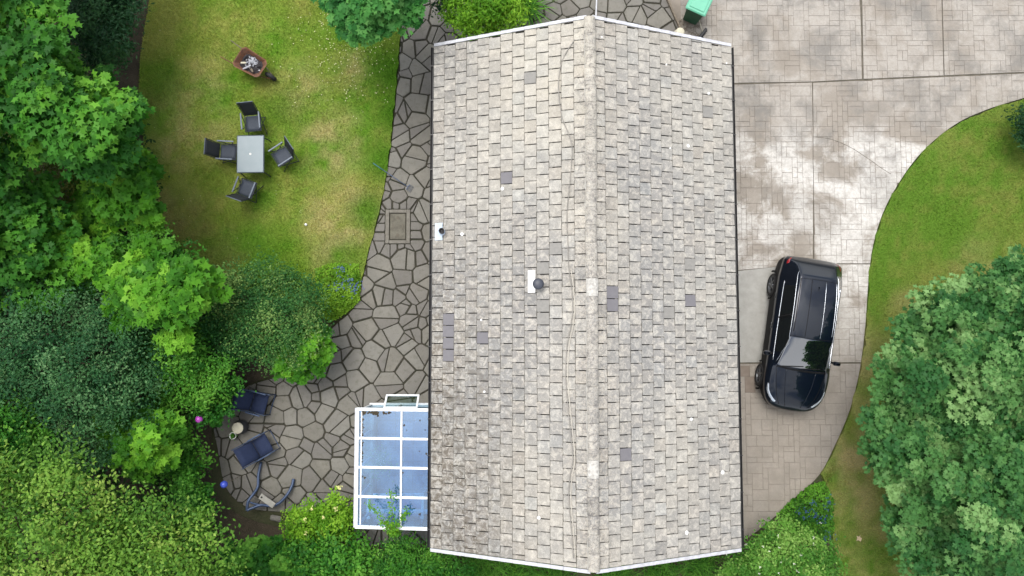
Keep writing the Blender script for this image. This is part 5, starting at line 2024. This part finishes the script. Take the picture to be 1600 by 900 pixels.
plant('olive_shrub', 'dull olive brown shrub in the gap below the tall sycamore', 'shrub',
      [(40, 235), (110, 238), (150, 258), (160, 310), (150, 350), (80, 360), (35, 320)], 3.0, 1.8, .55, 'olive', OVATE, (.06, .1), .8, 18, 26, seed=14, ragged=.3)
plant('maple_sapling', 'fresh green broad leaved sapling at the lawn edge nearest the left chair', 'tree',
      [(140, 262), (190, 255), (230, 262), (250, 300), (248, 335), (215, 352), (165, 345), (138, 312)], 3.7, 2.3, .55, 'maple', PALM, (.15, .24), .72, 18, 15, seed=15, ragged=.3, layered=True)
plant('field_maple', 'mid green tree cut off by the left edge halfway up', 'tree',
      [(-140, 270), (-20, 285), (40, 300), (72, 345), (70, 400), (40, 432), (-60, 440), (-140, 430)], 5.0, 3.2, .75, 'syc', PALM, (.10, .17), .72, 20, 20, seed=16, ragged=.3, layered=True)
plant('maple_sapling', 'broad leaved sapling crown below the olive shrub', 'tree',
      [(62, 362), (110, 358), (150, 378), (168, 410), (150, 432), (100, 432), (66, 410)], 4.0, 2.6, .5, 'maple', PALM, (.14, .22), .74, 16, 15, seed=17, ragged=.3, layered=True)
plant('guelder_shrub', 'mixed green shrub at the lower left lawn corner', 'shrub',
      [(150, 345), (215, 350), (265, 362), (300, 395), (320, 420), (300, 450), (230, 430), (175, 420)], 2.9, 1.6, .55, 'laur', OVATE, (.08, .13), .78, 18, 22, seed=18, ragged=.3)
plant('maple_tree', 'vivid lime broad leaved maple crown above the grey green hawthorn', 'tree',
      [(180, 418), (235, 415), (262, 425), (312, 405), (318, 460), (300, 490), (270, 512), (240, 500), (190, 482)], 4.2, 2.9, .52, 'maple', PALM, (.16, .25), .72, 18, 15, seed=19, ragged=.3, layered=True)
plant('hawthorn_tree', 'grey green small leaved hawthorn thicket at the left edge', 'tree',
      [(-120, 430), (-10, 425), (60, 432), (130, 428), (180, 470), (225, 520), (235, 600), (215, 660), (150, 700), (60, 705), (-30, 690), (-120, 690)], 4.2, 2.4, .62, 'haw', OVATE, (.06, .105), .9, 20, 34, seed=20, ragged=.3, rclus=.3)
plant('viburnum_shrub', 'rounded grey green shrub with cream tips between lawn and patio', 'shrub',
      [(315, 432), (360, 418), (420, 420), (470, 428), (500, 455), (512, 500), (500, 540), (460, 560), (410, 575), (360, 560), (320, 520), (300, 470)], 2.5, 1.2, .55, 'vib', OVATE, (.05, .09), .72, 20, 36, seed=21, rclus=.32)
plant('hazel_shrub', 'lime green shrub overhanging the patio edge, beside the grey green shrub', 'shrub',
      [(425, 530), (470, 500), (508, 510), (512, 545), (488, 580), (455, 590), (420, 585)], 1.9, 1.0, .38, 'maple', PALM, (.12, .18), .7, 16, 15, seed=22, layered=True)
plant('elder_shrub', 'mid green shrub in the thicket, left of the grey green rounded shrub', 'shrub',
      [(215, 490), (280, 505), (320, 525), (360, 570), (372, 600), (355, 625), (300, 640), (240, 625), (220, 560)], 2.8, 1.4, .52, 'laur', OVATE, (.07, .12), .76, 18, 26, seed=23, ragged=.3)
plant('maple_sapling', 'bright green fan leaved sapling just left of the magenta ball', 'tree',
      [(158, 640), (205, 632), (262, 645), (285, 680), (270, 722), (225, 745), (190, 735), (160, 690)], 3.3, 1.9, .48, 'maple', PALM, (.14, .22), .76, 16, 15, seed=24, layered=True)
plant('bramble_shrub', 'green shrub beside the patio, behind the upper navy chair', 'shrub',
      [(290, 585), (345, 580), (368, 606), (352, 640), (330, 655), (300, 645)], 1.7, .9, .36, 'laur', PALM, (.10, .16), .74, 16, 16, seed=25, layered=True)
plant('dogwood_shrub', 'dark green shrub between the lime ash tree and the patio', 'shrub',
      [(265, 660), (308, 668), (316, 720), (325, 765), (335, 805), (315, 830), (280, 790), (255, 730)], 2.0, .8, .45, 'laur', OVATE, (.07, .12), .78, 16, 24, seed=26)
plant('ash_tree', 'large yellow green ash tree filling the bottom left corner', 'tree',
      [(-120, 700), (-20, 690), (30, 720), (90, 700), (150, 730), (175, 770), (240, 790), (300, 790), (345, 820), (360, 880), (340, 1000), (-120, 1050)], 6.2, 4.2, .8, 'ash', OVATE, (.07, .125), .72, 22, 34, seed=27, rclus=.3)
plant('privet_shrub', 'green bush cut off by the left edge above the ash tree', 'shrub',
      [(-90, 600), (5, 615), (30, 650), (45, 700), (20, 730), (-90, 740)], 4.4, 3.2, .5, 'laur', OVATE, (.07, .12), .74, 18, 24, seed=28, ragged=.3)
# -- bottom bed
plant('laurel_shrub', 'green shrub with upright sprays at the bottom edge below the blue frame', 'shrub',
      [(362, 858), (410, 842), (450, 850), (466, 885), (450, 960), (360, 970), (350, 890)], 2.0, 1.0, .45, 'laur', PALM, (.09, .15), .74, 16, 20, seed=29, layered=True)
th, (P, r) = plant('rose_bush', 'rose bush with a few pale yellow blooms left of the conservatory', 'shrub',
      [(450, 806), (475, 788), (500, 795), (525, 768), (545, 790), (552, 822), (530, 850), (480, 852), (452, 836)], 1.6, .7, .34, 'gold', OVATE, (.06, .11), .76, 16, 22, seed=30)
blossoms(th, [tuple(at(a, b, 1.75)) for a, b in ((529, 760), (531, 763), (525, 795), (505, 809), (477, 834), (487, 795), (476, 812))], (.75, .72, .32), .06, 'rose_bloom')
plant('fuchsia_shrub', 'bright green glossy shrub at the bottom edge below the roses', 'shrub',
      [(455, 850), (500, 838), (560, 842), (580, 870), (575, 960), (450, 970)], 1.9, 1.0, .42, 'laur', OVATE, (.09, .15), .72, 16, 20, seed=31)
plant('willow_shrub', 'twiggy green shrub at the bottom edge below the conservatory', 'shrub',
      [(585, 860), (620, 842), (660, 850), (690, 868), (725, 882), (730, 980), (580, 980)], 1.9, .9, .42, 'laur', NARROW, (.07, .13), .7, 18, 30, seed=32)
# shoot that leans over the conservatory roof
def shoot():
    base = at(615, 848, .9)
    th = thing('climbing_shoot', 'leafy shoots bending over the bottom panes of the conservatory roof', 'plant', (base.x, base.y, -.055))
    r = np.random.default_rng(5)
    Ps = []
    for tip in ((577, 787), (612, 770), (636, 798), (600, 815)):
        pts = []
        m = at(616, 829, 2.3)
        e = at(tip[0], tip[1], 2.42)
        path = smooth_path([(0, 0, 0), (m.x - base.x, (m.y - base.y) - .12, 1.6), (m.x - base.x, m.y - base.y, 2.46), (e.x - base.x, e.y - base.y, 2.5)], 8)
        MB().tube(path, [.012 - .009 * i / len(path) for i in range(len(path))], 5).build('stem', M_bark, th)
        for i, q in enumerate(path[6:]):
            for k in range(15): Ps.append((q.x + r.normal(0, .055), q.y + r.normal(0, .055), q.z + r.normal(0, .03)))
    P = np.array(Ps)
    N = len(P)
    wz = P[:, 2] > 0
    tt = r.uniform(0, 1, (N, 1))
    C = np.array(PAL['laur'][1]) * (1 - tt) + np.array(PAL['gold'][1]) * tt
    V, T, C = leaf_cloud(P, r.normal(0, .5, (N, 3)) + [0, 0, 1], r.uniform(.05, .09, N), OVATE, C, r)
    V[:, 2] = np.where((V[:, 1] + base.y > cy0 - .06), np.maximum(V[:, 2], 2.47), V[:, 2])
    link('foliage', fast_mesh('foliage', V, T, M_leaf, C), th)
shoot()

def blade_clump(name, label, cat, px, py, n, length, width, pal, seed, z=.0, lean=.7, group=None, spread=.12):
    base = at(px, py, z)
    th = thing(name, label, cat, (base.x, base.y, -.055), group=group)
    r = np.random.default_rng(seed)
    V, T, C = [], [], []
    pal_ = np.array(PAL[pal])
    for k in range(n):
        an = r.uniform(0, 2 * pi); Lh = length * r.uniform(.6, 1.1); w = width * r.uniform(.7, 1.2)
        le = lean * r.uniform(.4, 1.25)
        o = len(V)
        b0 = r.normal(0, spread, 2)
        d = np.array([cos(an), sin(an)]); sd = np.array([-sin(an), cos(an)])
        for i in range(5):
            t = i / 4
            hz = Lh * (t - .55 * le * t * t)
            out = Lh * le * t * t * .95
            ww = w * (1 - t) ** .6 * .5 if i < 4 else .0005
            c = b0 + d * out
            V += [(c[0] - sd[0] * ww, c[1] - sd[1] * ww, hz), (c[0] + sd[0] * ww, c[1] + sd[1] * ww, hz)]
            if i: T += [(o + 2 * i - 2, o + 2 * i - 1, o + 2 * i + 1), (o + 2 * i - 2, o + 2 * i + 1, o + 2 * i)]
        f = r.uniform(0, 1)
        cc_ = (pal_[0] * (1 - f) + pal_[2] * f) * r.uniform(.8, 1.2)
        C += [cc_] * 10
    V = np.array(V)
    wx, wy = V[:, 0] + base.x, V[:, 1] + base.y
    hit = (wx > WX0 - .05) & (wx < WX1 + .05) & (wy > WY0 - .05) & (wy < WY1 + .05)
    V[hit, 1] = np.where(base.y > 0, WY1 + .06, WY0 - .06) - base.y
    link('blades', fast_mesh('blades', V, np.array(T), M_leaf, np.array(C)), th)
    return th
for k, (px, py, lab) in enumerate([(752, 886, 'first grass clump under the bottom gable counting from the conservatory'), (806, 894, 'second grass clump under the bottom gable counting from the conservatory'), (862, 902, 'third grass clump under the bottom gable, left of the ridge end'),
                                   (960, 900, 'grass clump under the bottom gable just right of the ridge end'), (1030, 893, 'grass clump under the bottom gable midway between ridge and driveway'), (1095, 882, 'grass clump under the bottom gable nearest the driveway')]):
    blade_clump('grass_clump', lab, 'grass clump', px, py, 420, .95, .02, 'laur', 50 + k, .0, .8, 'grass clumps below the bottom gable', .28)
blade_clump('strappy_plant', 'fountain of long strappy dark green leaves beside the golden shrub', 'plant', 822, 14, 240, 1.05, .045, 'syc', 61, 0, .95)
plant('golden_shrub', 'bright golden green shrub leaning over the top roof edge', 'shrub',
      [(702, -40), (790, -60), (822, -10), (812, 30), (790, 46), (760, 60), (715, 52), (700, 25)], 2.9, 1.7, .42, 'gold', NARROW, (.09, .15), .7, 20, 30, seed=33, rclus=.3)
plant('evergreen_shrub', 'dark shrub at the top edge between the sycamore and the golden shrub', 'shrub',
      [(672, -60), (705, -60), (712, 5), (700, 20), (680, 12)], 2.2, 1.2, .36, 'con', OVATE, (.06, .1), .74, 16, 24, seed=34)
plant('sycamore_tree', 'sycamore overhanging the lawn and paving at the top edge', 'tree',
      [(485, -120), (490, -20), (515, 10), (518, 48), (545, 62), (590, 66), (625, 58), (640, 35), (668, 14), (665, -40), (680, -120)], 4.8, 3.4, .55, 'mint', PALM, (.12, .19), .7, 18, 18, seed=35, layered=True)
# -- right hand side
plant('rowan_tree', 'big rounded grey green tree on the right, upper half of the clump', 'tree',
      [(1352, 600), (1370, 560), (1400, 545), (1395, 505), (1430, 470), (1480, 450), (1530, 435), (1580, 410), (1640, 390), (1760, 420), (1760, 660), (1600, 670), (1480, 680), (1400, 660)], 5.0, 2.6, .66, 'big', PALM, (.085, .14), .68, 22, 26, seed=36, layered=True, rclus=.27)
plant('rowan_tree', 'grey green tree in the bottom right corner, lower half of the clump', 'tree',
      [(1360, 640), (1400, 640), (1480, 650), (1600, 640), (1760, 650), (1760, 1000), (1470, 1000), (1440, 910), (1400, 870), (1395, 800), (1375, 740), (1362, 690)], 5.2, 2.6, .66, 'big', PALM, (.085, .14), .68, 22, 26, seed=37, layered=True, rclus=.27)
plant('yew_shrub', 'small dark shrub cut off by the right edge on the upper lawn', 'shrub',
      [(1588, 172), (1640, 160), (1660, 210), (1640, 240), (1592, 225)], 1.3, .6, .34, 'con', OVATE, (.06, .1), .7, 16, 26, seed=38)
th, (P, r) = plant('mock_orange_shrub', 'pale green shrub dotted with white flowers at the bottom gable corner', 'shrub',
      [(1135, 880), (1165, 850), (1190, 830), (1225, 805), (1250, 830), (1280, 848), (1310, 862), (1312, 890), (1340, 960), (1130, 980), (1120, 910)], 2.0, .9, .46, 'pale', OVATE, (.06, .11), .68, 20, 28, seed=39)
blossoms(th, [tuple(at(rnd.uniform(1130, 1300), rnd.uniform(815, 898), 2.05)) for _ in range(16)], (.8, .8, .7), .035, 'white_blossom', 4, 5)
def carpet(name, label, poly_px, z, pal, n, lsize, blue, nblue, seed, bluec=(.10, .17, .48), bs=.035):
    r = np.random.default_rng(seed)
    P2 = np.array(poly_px, float)
    c0 = at(*P2.mean(0), 0)
    th = thing(name, label, 'plant', (c0.x, c0.y, -.055))
    q = r.uniform(P2.min(0), P2.max(0), (n * 3, 2))
    q = q[inside(poly_px, q[:, 0], q[:, 1])][:n]
    d = edge_dist(poly_px, q[:, 0], q[:, 1])
    zz = z * (.25 + .75 * np.clip(d / 14, 0, 1)) * r.uniform(.35, 1.1, len(q))
    W3 = np.array([tuple(at(a, b, c)) for (a, b), c in zip(q, zz)])
    pal_ = np.array(PAL[pal])
    t = np.clip(fbm(W3[:, 0] * 3, W3[:, 1] * 3, seed) * 1.5 - .25 + r.normal(0, .2, len(q)), 0, 1)[:, None]
    C = pal_[0] * (1 - t) + pal_[2] * t
    V, T, C = leaf_cloud(W3 - np.array([c0.x, c0.y, -.055]), r.normal(0, .45, W3.shape) + [0, 0, 1], r.uniform(*lsize, len(q)), OVATE, C, r)
    link('foliage', fast_mesh('foliage', V, T, M_leaf, C), th)
    if blue:
        pts = []
        for (bx, by, br_) in blue:
            for _ in range(nblue):
                pts.append(tuple(at(r.normal(bx, br_), r.normal(by, br_), z * 1.05)))
        blossoms(th, pts, bluec, bs, 'blue_flowers', seed, 4)
    MB().tube([(0, 0, 0), (0, 0, z * .6)], .015, 5).build('stem', M_bark, th)
    return th
carpet('flowering_ground_cover', 'dark green ground cover with blue flowers at the driveway corner', [(1217, 800), (1240, 778), (1265, 758), (1288, 752), (1302, 780), (1304, 830), (1290, 850), (1255, 850), (1225, 825)], .32, 'syc', 3200, (.06, .10),
       [(1270, 790, 5), (1296, 785, 5), (1290, 812, 6), (1252, 804, 6), (1275, 806, 5), (1295, 840, 6)], 14, 41, (.05, .1, .3))
carpet('lavender_bed', 'leafy green bed with a cluster of blue flowers at the lawn and patio corner', [(492, 420), (520, 410), (560, 412), (564, 440), (562, 470), (540, 490), (515, 506), (498, 480)], .38, 'gold', 3400, (.05, .09),
       [(545, 447, 8), (538, 440, 8), (530, 420, 4), (552, 435, 8), (556, 452, 6), (525, 448, 6)], 15, 42, (.12, .17, .48))
carpet('weed_verge', 'low green weeds along the driveway edge by the right lawn', [(1284, 745), (1300, 720), (1312, 725), (1300, 755), (1285, 768)], .1, 'olive', 500, (.03, .06), None, 0, 43)
# seedling in the little pot, plant inside the conservatory
def potted(px, py, label):
    p = at(px, py, .5)
    th = thing('house_plant', label, 'plant', (p.x, p.y, .028))
    MB().lathe((0, 0, 0), [(.11, 0), (.15, .26), (.165, .28), (.14, .28), (.12, .2)], 18).build('pot', M_whitefl, th, True)
    r = np.random.default_rng(3)
    N = 320
    P = r.normal(0, 1, (N, 3)) * [.22, .2, .14] + [0, 0, .62]
    t = r.uniform(0, 1, (N, 1))
    C = np.array(PAL['laur'][1]) * (1 - t) + np.array(PAL['pale'][2]) * t
    V, T, C = leaf_cloud(P, r.normal(0, .5, (N, 3)) + [0, 0, 1], r.uniform(.06, .11, N), OVATE, C, r)
    link('foliage', fast_mesh('foliage', V, T, M_leaf, C), th)
    MB().tube([(0, 0, .1), (0, 0, .6)], .015, 5).build('stem', M_bark, th)
    return th
potted(592, 722, 'leafy potted plant under the second row of conservatory panes')
r = np.random.default_rng(9)
V, T, C = leaf_cloud(r.normal(0, 1, (60, 3)) * [.05, .05, .02] + [0, 0, .25], r.normal(0, .4, (60, 3)) + [0, 0, 1], r.uniform(.03, .06, 60), OVATE, np.tile(PAL['laur'][1], (60, 1)), r)
tag(link('seedling', fast_mesh('seedling', V, T, M_leaf, C), sp_), kind='stuff')
# fallen pale leaf on the right lawn
p = at(1342, 842, .09)
o = MB().add([(0, 0, .012), (.09, .02, .03), (.04, .05, .01), (.05, .12, .03), (0, .06, .015), (-.07, .09, .02), (-.04, .03, .01), (-.08, -.05, .03), (-.01, -.04, .01), (.05, -.08, .025)],
             [(0, k, k + 1) for k in range(1, 9)] + [(0, 9, 1)]).build('fallen_leaf', pmat('dry_leaf', (.5, .4, .25), (.4, .3, .18), 20, .8))
o.location = (p.x, p.y, .07); tag(o, 'single pale dry leaf lying on the right lawn', 'leaf')
print('tris', sum(len(p.vertices) - 2 for o in bpy.data.objects if o.type == 'MESH' for p in ()) or sum(len(m.loops) - 2 * len(m.polygons) for m in bpy.data.meshes if m.users))
print('stones', n_st, 'blocks', n_bl, 'tiles', len(tiles), 'leaves', LEAF_COUNT[0])
